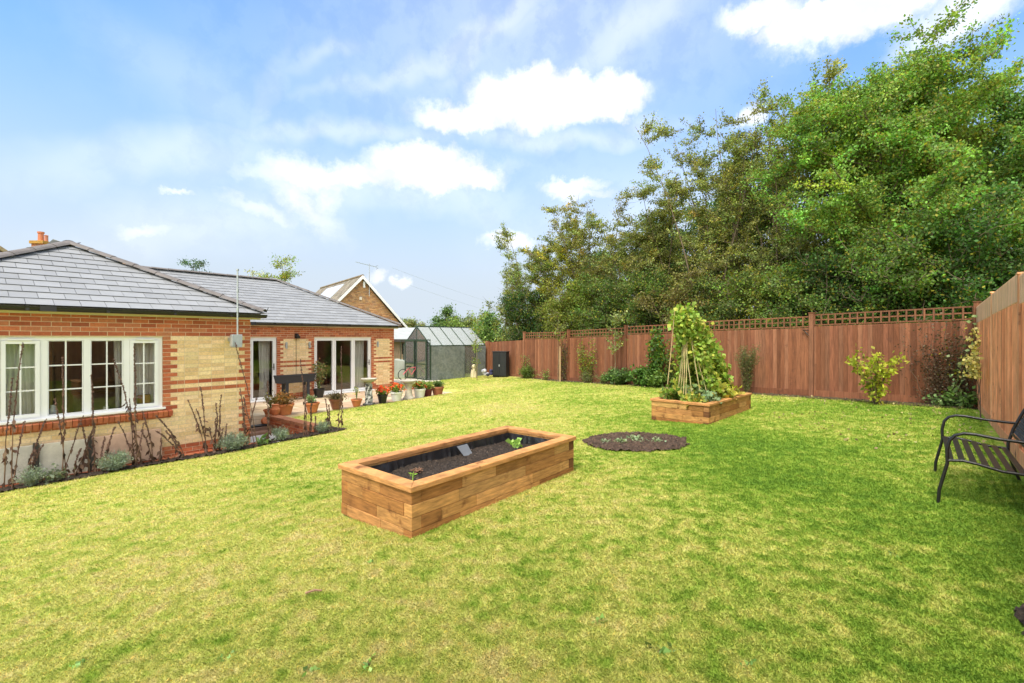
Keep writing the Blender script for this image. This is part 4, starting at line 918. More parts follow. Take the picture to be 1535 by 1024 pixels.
for k in range(5):
    x0_, x1_ = L_*k/5+.012, L_*(k+1)/5-.012
    for sgn in (0, 1):
        ya, yb = (0.0, W_/2) if sgn == 0 else (W_, W_/2); n_ = Vector((0, -(RG-E_), W_/2)).normalized()*.02
        m = MB(); m.prism([(x0_, ya, E_-.02), (x1_, ya, E_-.02), (x1_, yb, RG-.02), (x0_, yb, RG-.02)], (0, 0, .004)); m.build('roof_pane', GHROOF, gh)
    if k == 3: 
        m = MB(); m.prism([(x0_, .0, .06), (x1_, .0, .06), (x1_, .0, E_-.03), (x0_, .0, E_-.03)], (0, .004, 0)); m.build('side_pane', GHGLASS, gh)
for x in (0, L_):
    m = MB(); m.prism([(x, 0, .06), (x, W_, .06), (x, W_, E_), (x, W_/2, RG), (x, 0, E_)], (.004, 0, 0)); m.build('gable_pane', GHGLASS, gh)
m = MB(); m.prism([(0, W_, .06), (L_, W_, .06), (L_, W_, E_), (0, W_, E_)], (0, .004, 0)); m.build('side_pane', GHGLASS, gh)
# netting: woven, slightly see-through
NM = bpy.data.materials.new('shade_netting'); NM.use_nodes = True; t_ = NT(NM.node_tree); tcx = t_.n('ShaderNodeTexCoord')
nzv = t_.noise(tcx.outputs['Object'], 9, 5, .7); bs = t_.n('ShaderNodeBsdfDiffuse', ins={'Color': t_.mix(t_.mr(nzv, .35, .7), (.15, .17, .165), (.24, .26, .25))}); tp = t_.n('ShaderNodeBsdfTransparent'); mx_ = t_.n('ShaderNodeMixShader')
wv = t_.n('ShaderNodeTexWave', wave_type='BANDS', bands_direction='Z', ins={'Scale': 7, 'Distortion': 2.5, 'Detail': 3}); t_.put(wv.inputs['Vector'], tcx.outputs['Object'])
t_.put(mx_.inputs[0], t_.mr(wv.outputs[0], 0, 1, .06, .24)); t_.put(mx_.inputs[1], bs.outputs[0]); t_.put(mx_.inputs[2], tp.outputs[0]); oo = t_.n('ShaderNodeOutputMaterial'); t_.put(oo.inputs[0], mx_.outputs[0])
def net(x0_, x1_):
    vs = []; nx, nz = 40, 10
    for i in range(nx+1):
        for j in range(nz+1):
            x = x0_+(x1_-x0_)*i/nx; z = .03+(E_-.06)*j/nz; vs.append((x, -.045+.012*math.sin(x*9+z*3)+.008*math.sin(z*11+x*4), z-(.03 if j == 0 else 0)*math.sin(x*4)))
    m = MB(); m.add(vs, [(i*(nz+1)+j, (i+1)*(nz+1)+j, (i+1)*(nz+1)+j+1, i*(nz+1)+j+1) for i in range(nx) for j in range(nz)]); m.build('shade_netting', NM, gh, smooth=True)
net(0, 2.02); net(2.75, L_)
dr = MB(); dr.bar((-.06, -.05, 1.98), (-.06, W_+.2, 1.98), .05, .05)
for y in (-.03, W_+.18): dr.bar((-.06, y, -.02), (-.06, y, 1.98), .03, .03)
dr.build('door_rail', DKGREEN, gh)
for k, y0 in enumerate((.28, 1.35)):
    m = MB()
    for y in (y0, y0+.85): m.bar((-.08, y, .05), (-.08, y, 1.95), .04, .06)
    for z in (.07, .8, 1.93): m.bar((-.08, y0, z), (-.08, y0+.85, z), .035, .05)
    dd = m.build('door', DKGREEN, gh); m = MB(); m.box((-.082, y0+.03, .1), (-.078, y0+.82, 1.9)); m.build('pane', GHGLASS, dd)
def ghobj(o, label, cat): o.matrix_world = Matrix.Translation((-3.9, 22.1, 0)) @ Matrix.Rotation(ga, 4, 'Z') @ Matrix.Translation(o.location); return tag(o, label, cat)
st_ = thing('staging', 'slatted wooden staging bench inside the greenhouse', 'bench', (-3.9, 22.1, 0), ga)
m = MB(); [m.box((.3, 1.75+k*.1, .78), (3.0, 1.83+k*.1, .8), (.4, .3, .2)) for k in range(6)]; m.build('shelf', PAVING, st_)
for x in (.35, 1.6, 2.9):
    for y in (1.78, 2.28): m = MB(); m.box((x, y, 0), (x+.05, y+.05, .78), (.35, .26, .17)); m.build('leg', PAVING, st_)
m = MB(); m.lathe([(.001, 0), (.16, 0), (.2, .42), (.22, .42), (.22, .46), (.001, .46)], (0, 0, 0), 20); o = m.build('white_bucket', WHITEP, smooth=True); o.location = (.55, .45, .02); ghobj(o, 'white bucket on the floor just inside the greenhouse door', 'bucket')
m = MB(); m.box((0, 0, 0), (.6, .4, .35)); o = m.build('storage_tub', mat('pale_blue_plastic', (.5, .58, .62), .4, False), bevel=.02); o.location = (.9, .2, .02); ghobj(o, 'pale blue storage tub inside the greenhouse behind the netting', 'tub')
# pale slabs before the greenhouse door
m = MB()
for i in range(5):
    for j in range(3): m.box((-2.2+i*.62, -.3+j*.62, -.06), (-1.61+i*.62, .29+j*.62, .035), jit((.55, .50, .42), .08))
o = m.build('greenhouse_paving', PAVING); o.location = (-4.3, 21.9, .0); o.rotation_euler = (0, 0, .35); tag(o, kind='structure')

# ---------------------------------------------------------------- cabinet and ornaments by the fence
x, y = -.62, 22.5; cb = thing('storage_cabinet', 'tall black plastic storage cabinet with double doors against the fence', 'cabinet', (x, y, g(x, y)+.02), R(-22))
m = MB(); m.box((-.36, .02, 0), (.36, .40, 1.22)); m.box((-.38, -.02, 1.22), (.38, .42, 1.26)); m.box((-.36, .02, 0), (.36, .40, .06)); m.build('body', mat('charcoal_plastic', (.022, .024, .026), .5, False, 3, .2), cb, bevel=.008)
for s_ in (-1, 1):
    m = MB(); x0_, x1_ = sorted((s_*.006, s_*.355)); m.box((x0_, -.012, .07), (x1_, .018, 1.21)); 
    for z in (.15, .68): m.box((x0_+.05, -.018, z), (x1_-.05, -.0125, z+.44))
    d_ = m.build('door', MATS['charcoal_plastic'], cb, bevel=.006)
m = MB(); m.box((-.02, -.035, .52), (.03, -.019, .62)); m.build('handle', GALV, cb)
ow = MB()    # small pale cat or owl-like stone figure: seated animal on a plinth
st_obj = thing('stone_figure', 'small pale stone figure of a sitting dog beside the greenhouse corner', 'statue', (-1.93, 23.3, g(-1.93, 23.3)), R(-30))
ow.lathe([(.001, 0), (.15, 0), (.16, .04), (.15, .1), (.13, .2), (.11, .32), (.085, .42), (.075, .46), (.10, .52), (.105, .58), (.08, .64), (.001, .67)], (0, 0, 0), 16); ow.tube([(0, -.05, .57), (0, -.15, .54)], [.05, .03], 8)
for s_ in (-1, 1): ow.tube([(s_*.05, -.09, .40), (s_*.055, -.14, .2), (s_*.055, -.15, .02)], [.04, .032, .035], 8); ow.tube([(s_*.06, 0, .62), (s_*.09, -.01, .56)], [.028, .02], 6)
ow.build('body', mat('pale_stone', (.62, .54, .36), .9, False, 12, .2), st_obj, smooth=True)
m = MB()
for k in range(9):
    c_ = Vector((random.uniform(-.22, .22), random.uniform(-.12, .12), .1+random.uniform(0, .26))); m.lathe([(.001, -.09), (.08, -.05), (.10, 0), (.08, .06), (.001, .09)], c_, 9, random.choice([(.65, .65, .72), (.10, .10, .28), (.05, .05, .12), (.5, .5, .62), (.04, .04, .06)]))
o = m.build('bagged_tools', mat('bag_plastic', (1, 1, 1), .4, True, 6, .4), smooth=True); o.location = (-1.22, 22.9, g(-1.22, 22.9)); tag(o, 'blue and white plastic bundle on the grass between greenhouse and black cabinet', 'bundle')

# ---------------------------------------------------------------- plants in general
def stemplant(parent, name_leaf, name_stem, h, spread, ns, nl, L, col, stemcol, rg, shape='vase', clump=.05, yellow=0, ycol=(.3, .28, .03), base=(0, 0, 0), lmat=None, wide=.32, droop=.2, var=.3, sr=.006, f0=.2):
    m = MB(); S_ = []
    for k in range(ns):
        a = rg.uniform(0, 6.283); o = spread*rg.uniform(.15, 1)**.6; b = np.array(base)+np.array([math.cos(a)*.05*spread, math.sin(a)*.05*spread, 0])
        hh = h*(rg.uniform(.75, 1.05) if shape != 'dome' else math.sqrt(max(.08, 1-(o/spread)**2*.85))*rg.uniform(.85, 1.05))
        e = np.array(base)+np.array([math.cos(a)*o, math.sin(a)*o, hh]); mid = b*.5+e*.5+np.array([math.cos(a)*o*-.12, math.sin(a)*o*-.12, hh*.12])+rg.normal(size=3)*.02*h
        P = np.array([b, b*.45+mid*.55+rg.normal(size=3)*.01*h, mid, mid*.45+e*.55+rg.normal(size=3)*.01*h, e]); S_.append(P); m.tube(P, [sr, sr*.9, sr*.75, sr*.55, sr*.3], 4, jit(stemcol, .15), cap=False)
    m.build(name_stem, BARK, parent)
    S_ = np.array(S_); k = rg.integers(0, ns, nl); f = rg.uniform(f0*4, 3.999, nl); i = f.astype(int); P = S_[k, i]*(1-(f-i))[:, None]+S_[k, i+1]*(f-i)[:, None]+rg.normal(size=(nl, 3))*clump
    P[:, 2] = np.maximum(P[:, 2], base[2]+.01)
    cc = np.array(col)[None]*rg.lognormal(0, .2, (ns, 1))
    return leaf_mesh(name_leaf, P, L, cc[k], lmat or LEAF, parent, yellow=yellow, ycol=ycol, rg=rg, wide=wide, droop=droop, var=var)
def plant(name, label, cat, x, y, h, spread, ns, nl, L, col, seed, z=None, group=None, stemcol=(.14, .11, .06), **kw):
    rg = np.random.default_rng(seed); t = thing(name, label, cat, (x, y, (g(x, y) if z is None else z)-.01), 0, group)
    stemplant(t, 'foliage', 'stem', h, spread, ns, nl, L, col, stemcol, rg, **kw); return t
def bolt_climber(name, label, x, y, zs, w_, nl, L, col, seed, side=0, stemcol=(.13, .09, .06), lean=0, yellow=0, ycol=(.3, .28, .03), ns=7, plane=D0, nrm=N0, group='climbing plants trained against the fences', thick=.07):
    """flat climber against a fence: stems wander up in the fence plane"""
    rg = np.random.default_rng(seed); z0 = g(x, y); t = thing(name, label, 'climber', (x, y, z0-.01), 0, group); m = MB(); S_ = []
    for k in range(ns):
        h = zs*rg.uniform(.6, 1.02); a = rg.uniform(-1, 1)*w_*.5; P = []
        for j in range(9):
            f = j/8; u = a*math.sin(f*1.6+.1)+rg.normal()*.03+lean*f; o = rg.normal()*.02*f+thick*.6*f; P.append((plane.x*u+nrm.x*o, plane.y*u+nrm.y*o, h*f))
        S_.append(P); m.tube(P, list(np.linspace(.007, .003, 9)), 4, jit(stemcol, .2), cap=False)
    m.build('stem', BARK, t); S_ = np.array(S_); k = rg.integers(0, ns, nl); f = rg.uniform(.4, 7.999, nl); i = f.astype(int)
    P = S_[k, i]*(1-(f-i))[:, None]+S_[k, i+1]*(f-i)[:, None]; u = rg.normal(size=nl)*.07*(1+w_); o = np.abs(rg.normal(size=nl))*thick
    P = P+np.stack([plane.x*u+nrm.x*o, plane.y*u+nrm.y*o, rg.normal(size=nl)*.05], 1); P[:, 2] = np.maximum(P[:, 2], .02)
    leaf_mesh('foliage', P, L, col, LEAF, t, yellow=yellow, ycol=ycol, rg=rg, wide=.4); return t
def fpt(px_t, off=.14): p = C0+D0*px_t+N0*off; return p.x, p.y
def tpx(px, off=.14):      # distance along the back fence seen at a column of the photo
    k = (px-767)/690; a = C0+N0*off; return (k*a.y-a.x)/(D0.x-k*D0.y)
def cl(px, *a, **kw): pass
climb = [  # px, height, width, leaves, leaf, colour, label, yellow
 (790, 1.35, .5, 300, .06, (.16, .20, .06), 'wispy climber just right of the black cabinet', .2), (845, 1.7, .35, 700, .055, (.10, .085, .045), 'brownish twiggy climber on the fence beside the staked sapling', .1),
 (880, 1.75, .7, 800, .07, (.15, .21, .04), 'yellow green climber spreading over the fence left of the fruit tree', .3), (985, 2.2, .55, 1000, .11, (.085, .17, .03), 'large leaved vine climbing the fence to the trellis left of the bean canes', .15),
 (1008, 1.7, .5, 500, .08, (.09, .15, .035), 'thinner vine shoot on the fence tight behind the bean canes', .2), (1415, 1.95, .9, 800, .045, (.13, .09, .05), 'dark brown leaved climber in the fence corner', .0), (1395, 1.7, .8, 700, .045, (.11, .075, .045), 'bare looking brown twigs on wires left of the dark corner climber', .0), (1440, 1.7, .5, 700, .05, (.09, .08, .04), 'dark climber filling the very corner of the two fences', .1)]
for i, (px, h, w_, nl, L, col, lab, yl) in enumerate(climb):
    x, y = fpt(tpx(px)); bolt_climber('climbing_plant', lab, x, y, h, w_, nl, L, col, 500+i, yellow=yl, ns=6 if i < 5 else 11)
x, y = fpt(tpx(1425), .22); bolt_climber('climbing_rose', 'single pale green leafy shoot arching up across the dark corner climber', x, y, 2.05, .12, 90, .10, (.30, .40, .16), 531, lean=-.55, ns=2, stemcol=(.25, .33, .1))
p = C0+D1*2.45+N1*.12; t_c = bolt_climber('golden_climber', 'pale golden leaved climber hanging on the side fence above the bench', p.x, p.y, 1.72, .22, 1100, .055, (.56, .48, .17), 532, plane=D1, nrm=N1, ns=3)
me_ = [c for c in t_c.children if c.name.startswith('foliage')][0].data
# lift the leaves of the golden climber: bare below
import bmesh
bm_ = bmesh.new(); bm_.from_mesh(me_); bmesh.ops.delete(bm_, geom=[f for f in bm_.faces if f.calc_center_median().z < .75], context='FACES'); bm_.to_mesh(me_); bm_.free()
# shrubs and perennials along the fence
plant('laurel_shrub', 'upright yellow green shrub standing alone in front of the fence at the right', 'shrub', 8.07, 10.2, 1.22, .62, 13, 720, .10, (.38, .42, .045), 540, clump=.05, yellow=.2, ycol=(.45, .42, .06), f0=.12, sr=.008)
x, y = fpt(tpx(1128), .45); plant('feathery_perennial', 'tall feathery green and rust plant against the fence right of the bean canes', 'plant', x, y, 1.35, .36, 34, 5200, .055, (.13, .16, .055), 541, clump=.035, wide=.14, yellow=.25, ycol=(.28, .16, .08), f0=.1)
for i, (px, h, sp, nl, L, col, lab, nm) in enumerate(((790, .62, .45, 1500, .07, (.13, .19, .04), 'rounded green bush at the fence foot right of the black cabinet', 'bush'), (928, .62, .60, 3200, .09, (.11, .19, .055), 'broad grassy green clump at the fence foot by the young fruit tree', 'bush'), (962, .7, .6, 1700, .11, (.08, .16, .03), 'spreading large leaved plant at the foot of the vine', 'bush'), (985, .6, .45, 900, .11, (.12, .2, .035), 'low bright leafy plant behind the full raised bed', 'bush'), (880, .55, .35, 500, .05, (.14, .16, .06), 'thin rusty perennial at the fence foot below the yellow climber', 'bush'), (817, .5, .25, 160, .07, (.2, .26, .06), 'small young shoot at the fence foot left of the staked sapling', 'bush'), (903, .45, .3, 400, .06, (.13, .18, .05), 'small leafy clump left of the broad grassy clump', 'bush'), (1418, .28, .35, 300, .08, (.11, .19, .05), 'low ground plant at the foot of the corner climber', 'bush'), (1442, .38, .35, 350, .09, (.12, .2, .05), 'leafy low plant in the corner where the fences meet', 'bush'))):
    x, y = fpt(tpx(px, .35), .35); plant(nm, lab, 'bush', x, y, h, sp, 22, nl, L, col, 550+i, shape='dome', clump=.05, group='low plants along the foot of the fence')
# young trees in the lawn
def sapling(label, x, y, h, seed, nl, col, spread=.45, lo=.45, stake=False):
    rg = np.random.default_rng(seed); t = thing('sapling', label, 'young tree', (x, y, g(x, y)-.01), 0, 'young trees in the lawn'); m = MB()
    tr = np.array([(rg.normal()*.012*k, rg.normal()*.012*k, h*k/6) for k in range(7)]); m.tube(tr, list(np.linspace(.016, .006, 7)), 6, (.22, .17, .10)); Sg = []
    for k in range(14):
        f = rg.uniform(lo, 1)*5.99; i = int(f); p = tr[i]+(tr[i+1]-tr[i])*(f-i); a = rg.uniform(0, 6.28); l_ = spread*rg.uniform(.4, 1); P = np.array([p, p+[math.cos(a)*l_*.5, math.sin(a)*l_*.5, l_*.4], p+[math.cos(a)*l_, math.sin(a)*l_, l_*.9]]); Sg.append(P); m.tube(P, [.006, .004, .002], 4, (.2, .16, .1), cap=False)
    m.build('trunk', BARK, t); Sg = np.array(Sg); k = rg.integers(0, len(Sg), nl); f = rg.uniform(.3, 1.99, nl); i = f.astype(int); P = Sg[k, i]*(1-(f-i))[:, None]+Sg[k, i+1]*(f-i)[:, None]+rg.normal(size=(nl, 3))*.05
    leaf_mesh('crown', P, .085, col, LEAF, t, yellow=.15, rg=rg, wide=.4)
    if stake: m = MB(); m.box((.05, -.02, -.02), (.09, .02, 1.5), (.5, .36, .2)); m.build('stake', PAVING, t)
sapling('young fruit tree with leafy top reaching above the trellis near the grassy clump', 3.72, 16.7, 2.45, 570, 420, (.22, .27, .09), .5, .42)
sapling('young slim tree with pale wooden stake in front of the fence', 1.93, 19.2, 2.6, 571, 130, (.2, .25, .07), .45, .6, True)
sapling('young apple tree in front of the shaded greenhouse side', -1.62, 21.4, 2.85, 572, 420, (.22, .30, .07), .75, .45)
sapling('spindly young tree beside the pale stone figure', -1.75, 22.6, 1.5, 573, 120, (.18, .25, .06), .3, .15)

# ---------------------------------------------------------------- beans and planting of the full bed
def W2(x, y, z=.0): return on2(x, y, .31+z)
wg = thing('bean_canes', 'wigwam of bamboo canes standing in the planted raised bed', 'plant support', tuple(on2(.95, .6, .31)), 0)
org = on2(.95, .6, .31); topc = on2(.62, .72, .31+1.62); canes = []
for k in range(18):
    a = 6.283*k/18; b0 = on2(1.02+.72*math.cos(a), .57+.40*math.sin(a), .29); e = topc+Vector((random.uniform(-.05, .05), random.uniform(-.05, .05), random.uniform(.0, .15))); e = e+(e-b0)*.06; canes.append((b0, e))
b0 = on2(.22, .95, .3); canes.append((b0, on2(.42, .85, 2.18))); b0 = on2(.30, .62, .3); canes.append((b0, topc+Vector((.02, 0, .33))))
for b0, e in canes:
    m = MB(); m.tube([b0-org, (b0+e)/2-org+Vector((.006, 0, 0)), e-org], [.008, .0075, .006], 6, jit((.42, .32, .16), .2)); m.build('cane', BARK, wg)
bp = thing('runner_beans', 'runner bean vines with yellowing green leaves covering the back of the cane wigwam', 'bean plant', tuple(org), 0)
rg = np.random.default_rng(580); m = MB(); P = []
for k in range(8):
    b0, e = canes[k % 13]
for k, (b0, e) in enumerate(canes[:18]):
    a = 6.283*k/18; back = (math.cos(a) > -.45)
    for j in range(3 if back else 1):
        pts2 = []
        for f in np.linspace(0, 1.0, 26):
            c_ = b0+(e-b0)*f-org; th_ = f*22+j*2; pts2.append(c_+Vector((.014*math.cos(th_), .014*math.sin(th_), 0)))
        m.tube(pts2, .0035, 4, (.22, .30, .08), cap=False)
    n_ = 380 if back else 12
    for q2 in range(n_):
        f = rg.uniform(.12 if back else .62, 1.0); c_ = b0+(e-b0)*f-org; P.append(c_+Vector(rg.normal(size=3)*np.array([.085, .085, .06])))
m.build('vine', BARK, bp)
tp_ = topc-org
for q2 in range(950): P.append(tp_+Vector((rg.normal()*.11, rg.normal()*.11, rg.normal()*.15+.02)))
for q2 in range(2300):    # the thick swag on the far right shoulder
    f = rg.random(); c_ = tp_*(1-f)+(on2(1.80, .35, .45)-org)*f; P.append(c_+Vector((.10*math.sin(3.14*f), .03, .16*math.sin(3.14*f)))+Vector(rg.normal(size=3)*np.array([.09, .09, .12])))
P = np.array([tuple(p) for p in P]); P[:, 2] = np.maximum(P[:, 2], .03)
leaf_mesh('foliage', P, .095, (.26, .38, .06), LEAF, bp, yellow=.26, ycol=(.42, .42, .07), wide=.46, droop=.9, rg=rg, var=.28)
for i, (x, y, h, sp, nl, L, col, yl, lab) in enumerate(((.32, .86, .34, .26, 340, .10, (.17, .28, .04), .1, 'fresh green leafy plant at the left corner of the planted bed'), (.22, .38, .20, .24, 300, .09, (.26, .33, .06), .2, 'pale yellow green lettuce like plant at the near left of the planted bed'), (.55, .22, .24, .24, 300, .08, (.17, .24, .12), .1, 'grey green low plant at the near corner of the planted bed'), (.62, .5, .42, .24, 260, .10, (.16, .22, .08), .1, 'taller mixed green plant under the front canes'), (1.25, .26, .36, .30, 420, .12, (.38, .42, .06), .45, 'yellowing courgette like plant spilling over the right side of the bed'), (1.65, .25, .36, .28, 380, .12, (.40, .40, .07), .5, 'yellow leafed plant at the middle of the right side of the bed'), (2.0, .5, .28, .25, 260, .11, (.22, .3, .06), .3, 'green leafed plant towards the far end of the planted bed'))):
    p = on2(x, y, .30); plant('vegetable_plant', lab, 'vegetable', p.x, p.y, h, sp, 16, nl, L, col, 590+i, z=p.z, shape='dome', clump=.04, yellow=yl, ycol=(.5, .42, .08), wide=.45, group='vegetables in the planted raised bed', stemcol=(.25, .3, .12))
p = on1(2.05, .62, .235); plant('courgette_seedling', 'small bright green seedling at the far end of the empty raised bed', 'seedling', p.x, p.y, .10, .09, 7, 22, .075, (.28, .45, .10), 600, z=p.z, shape='dome', clump=.01, wide=.5, stemcol=(.3, .45, .12), f0=.6)
p = on1(.42, .52, .235); plant('onion_seedling', 'thin upright green shoot beside the dried roots in the empty raised bed', 'seedling', p.x, p.y, .09, .025, 4, 10, .05, (.3, .48, .08), 601, z=p.z, wide=.15, clump=.004, stemcol=(.3, .48, .08), f0=.4)
p = on1(.20, .22, .235); plant('onion_seedling', 'tiny green shoot in the near corner of the empty raised bed', 'seedling', p.x, p.y, .06, .025, 3, 8, .04, (.3, .48, .08), 602, z=p.z, wide=.15, clump=.004, stemcol=(.3, .48, .08), f0=.4)
for i, (dx, dy, s_, lab) in enumerate(((-.22, -.08, 1.0, 'pale leafed low plant left of the middle of the round soil patch'), (.05, .02, 1.1, 'pale leafed low plant in the middle of the round soil patch'), (.30, -.12, .8, 'small pale low plant right of the middle of the round soil patch'), (-.45, .02, .6, 'tiny pale plant at the left of the round soil patch'), (-.02, .2, .7, 'greener low plant at the back of the round soil patch'))):
    plant('alpine_plant', lab, 'plant', 1.91+dx, 7.16+dy, .05*s_, .15*s_, 14, int(90*s_), .045, (.28, .36, .20), 610+i, z=g(1.91+dx, 7.16+dy)+.02, shape='dome', clump=.02, group='small plants in the round soil patch')

# ---------------------------------------------------------------- front border: dead stalks, lavender, stone slabs
def lab3(i, arr): return arr[i]
SLB = [(-3.95, -3.15, (.44, .41, .35), 'grey stone slab leaning on the wall at the far left of the border'), (-3.09, -2.53, (.50, .46, .38), 'grey white stone slab leaning on the wall, second from the left'), (-2.46, -1.53, (.50, .33, .24), 'pinkish stone slab leaning on the wall below the right hand casement')]
for x0_, x1_, c, lab in SLB:
    m = MB(); Mx = Matrix.Rotation(R(-6), 4, 'X'); m.box((0, -.035, 0), (x1_-x0_, 0, .53), c, Mx @ Matrix.Rotation(R(random.uniform(-1, 1)), 4, 'Y')); o = m.build('stone_slab', mat('slab_stone', (1, 1, 1), .9, True, 5, .22, .5, 30), bevel=.008); o.matrix_world = Matrix.Translation((*H(x0_, -.10), -.082)) @ Matrix.Rotation(HRZ, 4, 'Z'); tag(o, lab, 'stone slab', 'stone slabs leaning on the bungalow wall')
for x, lab in ((-3.12, 'dark post between the two grey stone slabs'), (-2.49, 'dark post between the grey and the pinkish slab')):
    m = MB(); m.box((-.03, -.04, 0), (.03, .02, .56), (.05, .045, .035)); o = m.build('edging_post', FENCE, bevel=.004); o.matrix_world = Matrix.Translation((*H(x, -.12), -.082)) @ Matrix.Rotation(HRZ, 4, 'Z') @ Matrix.Rotation(R(-6), 4, 'X'); tag(o, lab, 'post', 'dark posts between the stone slabs')  # narrow dark upright filling the gap between two slabs
def stalk(label, hx, hy, h, lean, seed, nst=3, seeds=True, leaves=26):
    rg = np.random.default_rng(seed); p = H(hx, hy); t = thing('dead_foxglove', label, 'dead plant', (*p, float(ground_z(*p))+.01), HRZ, 'dead brown flower stalks in the border'); m = MB(); lv = []; heads = []
    for k in range(nst):
        hh = h*(1 if k == 0 else rg.uniform(.35, .85)); lx = lean+rg.normal()*(.07 if k else .02); P = [np.array([rg.normal()*.03, rg.normal()*.03, 0])]
        for j in range(7): P.append(P[-1]+np.array([lx*hh/7*(1+j*.12)+rg.normal()*.008, rg.normal()*.012, hh/7]))
        P = np.array(P); m.tube(P, list(np.linspace(.0085, .0035, 8)), 5, jit((.15, .09, .055), .2), cap=False)
        pods = MB(); heads.append(pods); lv.append([])
        if seeds:
            pods.tube([P[3]*.6+P[4]*.4, P[4], P[5], P[6], P[7]], [.0075, .007, .0065, .0055, .004], 5, (.09, .05, .04))
            for q2 in range(int(75*hh/h)):
                f = rg.uniform(3.4, 6.98); i = int(f); c_ = P[i]+(P[i+1]-P[i])*(f-i)+rg.normal(size=3).clip(-1.2, 1.2)*np.array([.008, .008, .002]); s_ = .0095*rg.uniform(.7, 1.3); pods.tube([c_, c_+rg.normal(size=3)*.004+np.array([0, 0, s_*1.8])], [s_, s_*.4], 5, jit((.14, .08, .06), .3))
        for q2 in range(leaves if k == 0 else leaves//2):
            f = rg.uniform(.2, 4.2); i = int(f); lv[-1].append(P[i]+(P[i+1]-P[i])*(f-i))
    m.build('stem', BARK, t)
    if seeds: [h_.build('seed_head', DEAD, t) for h_ in heads]
    for l_ in lv:
        if l_: leaf_mesh('dead_leaf', np.array(l_), .105, (.12, .068, .048), DEAD, t, rg=rg, wide=.22, droop=3.0, var=.35)
def hx_at(px, off):   # wall coordinate seen at a column of the photo, off metres in front of the wall
    k = (px-767)/690; bx, by = HC[0]-UY[0]*off, HC[1]-UY[1]*off; return (k*by-bx)/(UX[0]-k*UX[1])
SK = [(14, .28, 2.15, .02, 'tall dead stalk at the far left in front of the first casement'), (38, .25, .95, .15, 'short leaning dead stalk right of the far left one'), (93, .30, 1.9, .02, 'dead stalk with many hanging leaves in front of the left middle pane'), (112, .25, .75, .2, 'low leaning dead stalk beside the leafy one'), (140, .27, 1.6, -.02, 'dead stalk in front of the right middle pane'), (152, .32, .72, .15, 'low bushy dead stalk left of the second lavender'), (205, .30, 2.05, -.04, 'tall dead stalk in front of the right hand casement'), (213, .25, 1.85, -.16, 'tall dead stalk leaning left in front of the right hand casement'), (233, .25, .95, -.1, 'thin dead stalk below the window corner'), (275, .3, .85, -.42, 'dead stalk leaning far left below the yellow brick panel'),
      (306, .25, 1.3, -.08, 'thin upright dead stalk on the yellow brick panel'), (320, .3, .95, .0, 'short dead stalk left of the large lavender'), (330, .25, 1.1, .05, 'dead stalk behind the large lavender'), (368, .25, 1.2, -.05, 'dead stalk at the right hand brick quoin'), (383, .42, 2.1, -.13, 'tallest bare stalk leaning left at the house corner'), (402, .3, 1.3, -.02, 'dead stalk in front of the white gravel'), (455, .3, 1.7, .0, 'dead stalk before the low brick wall'), (467, .3, .8, .03, 'shorter dead stalk before the low brick wall'), (494, .3, .75, -.06, 'low dead stalk right of the last lavender'), (508, .22, 1.95, .02, 'tall upright dead stalk at the right end of the border')]
for i, (px, off2, h, ln, lab) in enumerate(SK):
    stalk(lab, hx_at(px, off2), -off2, h, ln, 620+i, nst=3 if i not in (14, 19) else 2, leaves=0 if i == 14 else 18)
def lavender(label, px, off2, h, sp, seed, n=1600):
    p = H(hx_at(px, off2), -off2); rg = np.random.default_rng(seed); t = thing('lavender_bush', label, 'lavender', (*p, float(ground_z(*p))), 0, 'grey green lavender bushes along the border')
    stemplant(t, 'foliage', 'stem', h, sp, 90, n, .045, (.25, .31, .235), (.22, .25, .16), rg, shape='dome', clump=.018, wide=.10, droop=-.6, var=.2, sr=.003)
lavender('lavender bush in front of the first stone slab at the far left', 48, .40, .30, .22, 650, 900); lavender('lavender bush in front of the pinkish stone slab', 172, .42, .36, .24, 651, 2600); lavender('largest lavender bush in front of the red brick plinth', 350, .40, .36, .33, 652, 3800); lavender('lavender bush in front of the white gravel', 420, .34, .32, .24, 653, 1500); lavender('small lavender bush in front of the low brick wall', 483, .36, .28, .22, 654, 1300)
p = H(hx_at(395, .36), -.36); plant('foxglove_rosette', 'low green leafy rosette beside the gravel between two lavenders', 'plant', p[0], p[1], .14, .18, 14, 60, .14, (.16, .26, .09), 655, z=float(ground_z(*p)), shape='dome', clump=.02, wide=.3)
p = H(hx_at(80, .38), -.38); plant('grey_shrub', 'sparse grey green weeds between the first two slabs', 'plant', p[0], p[1], .22, .22, 20, 260, .05, (.18, .22, .15), 656, z=float(ground_z(*p)), shape='dome')

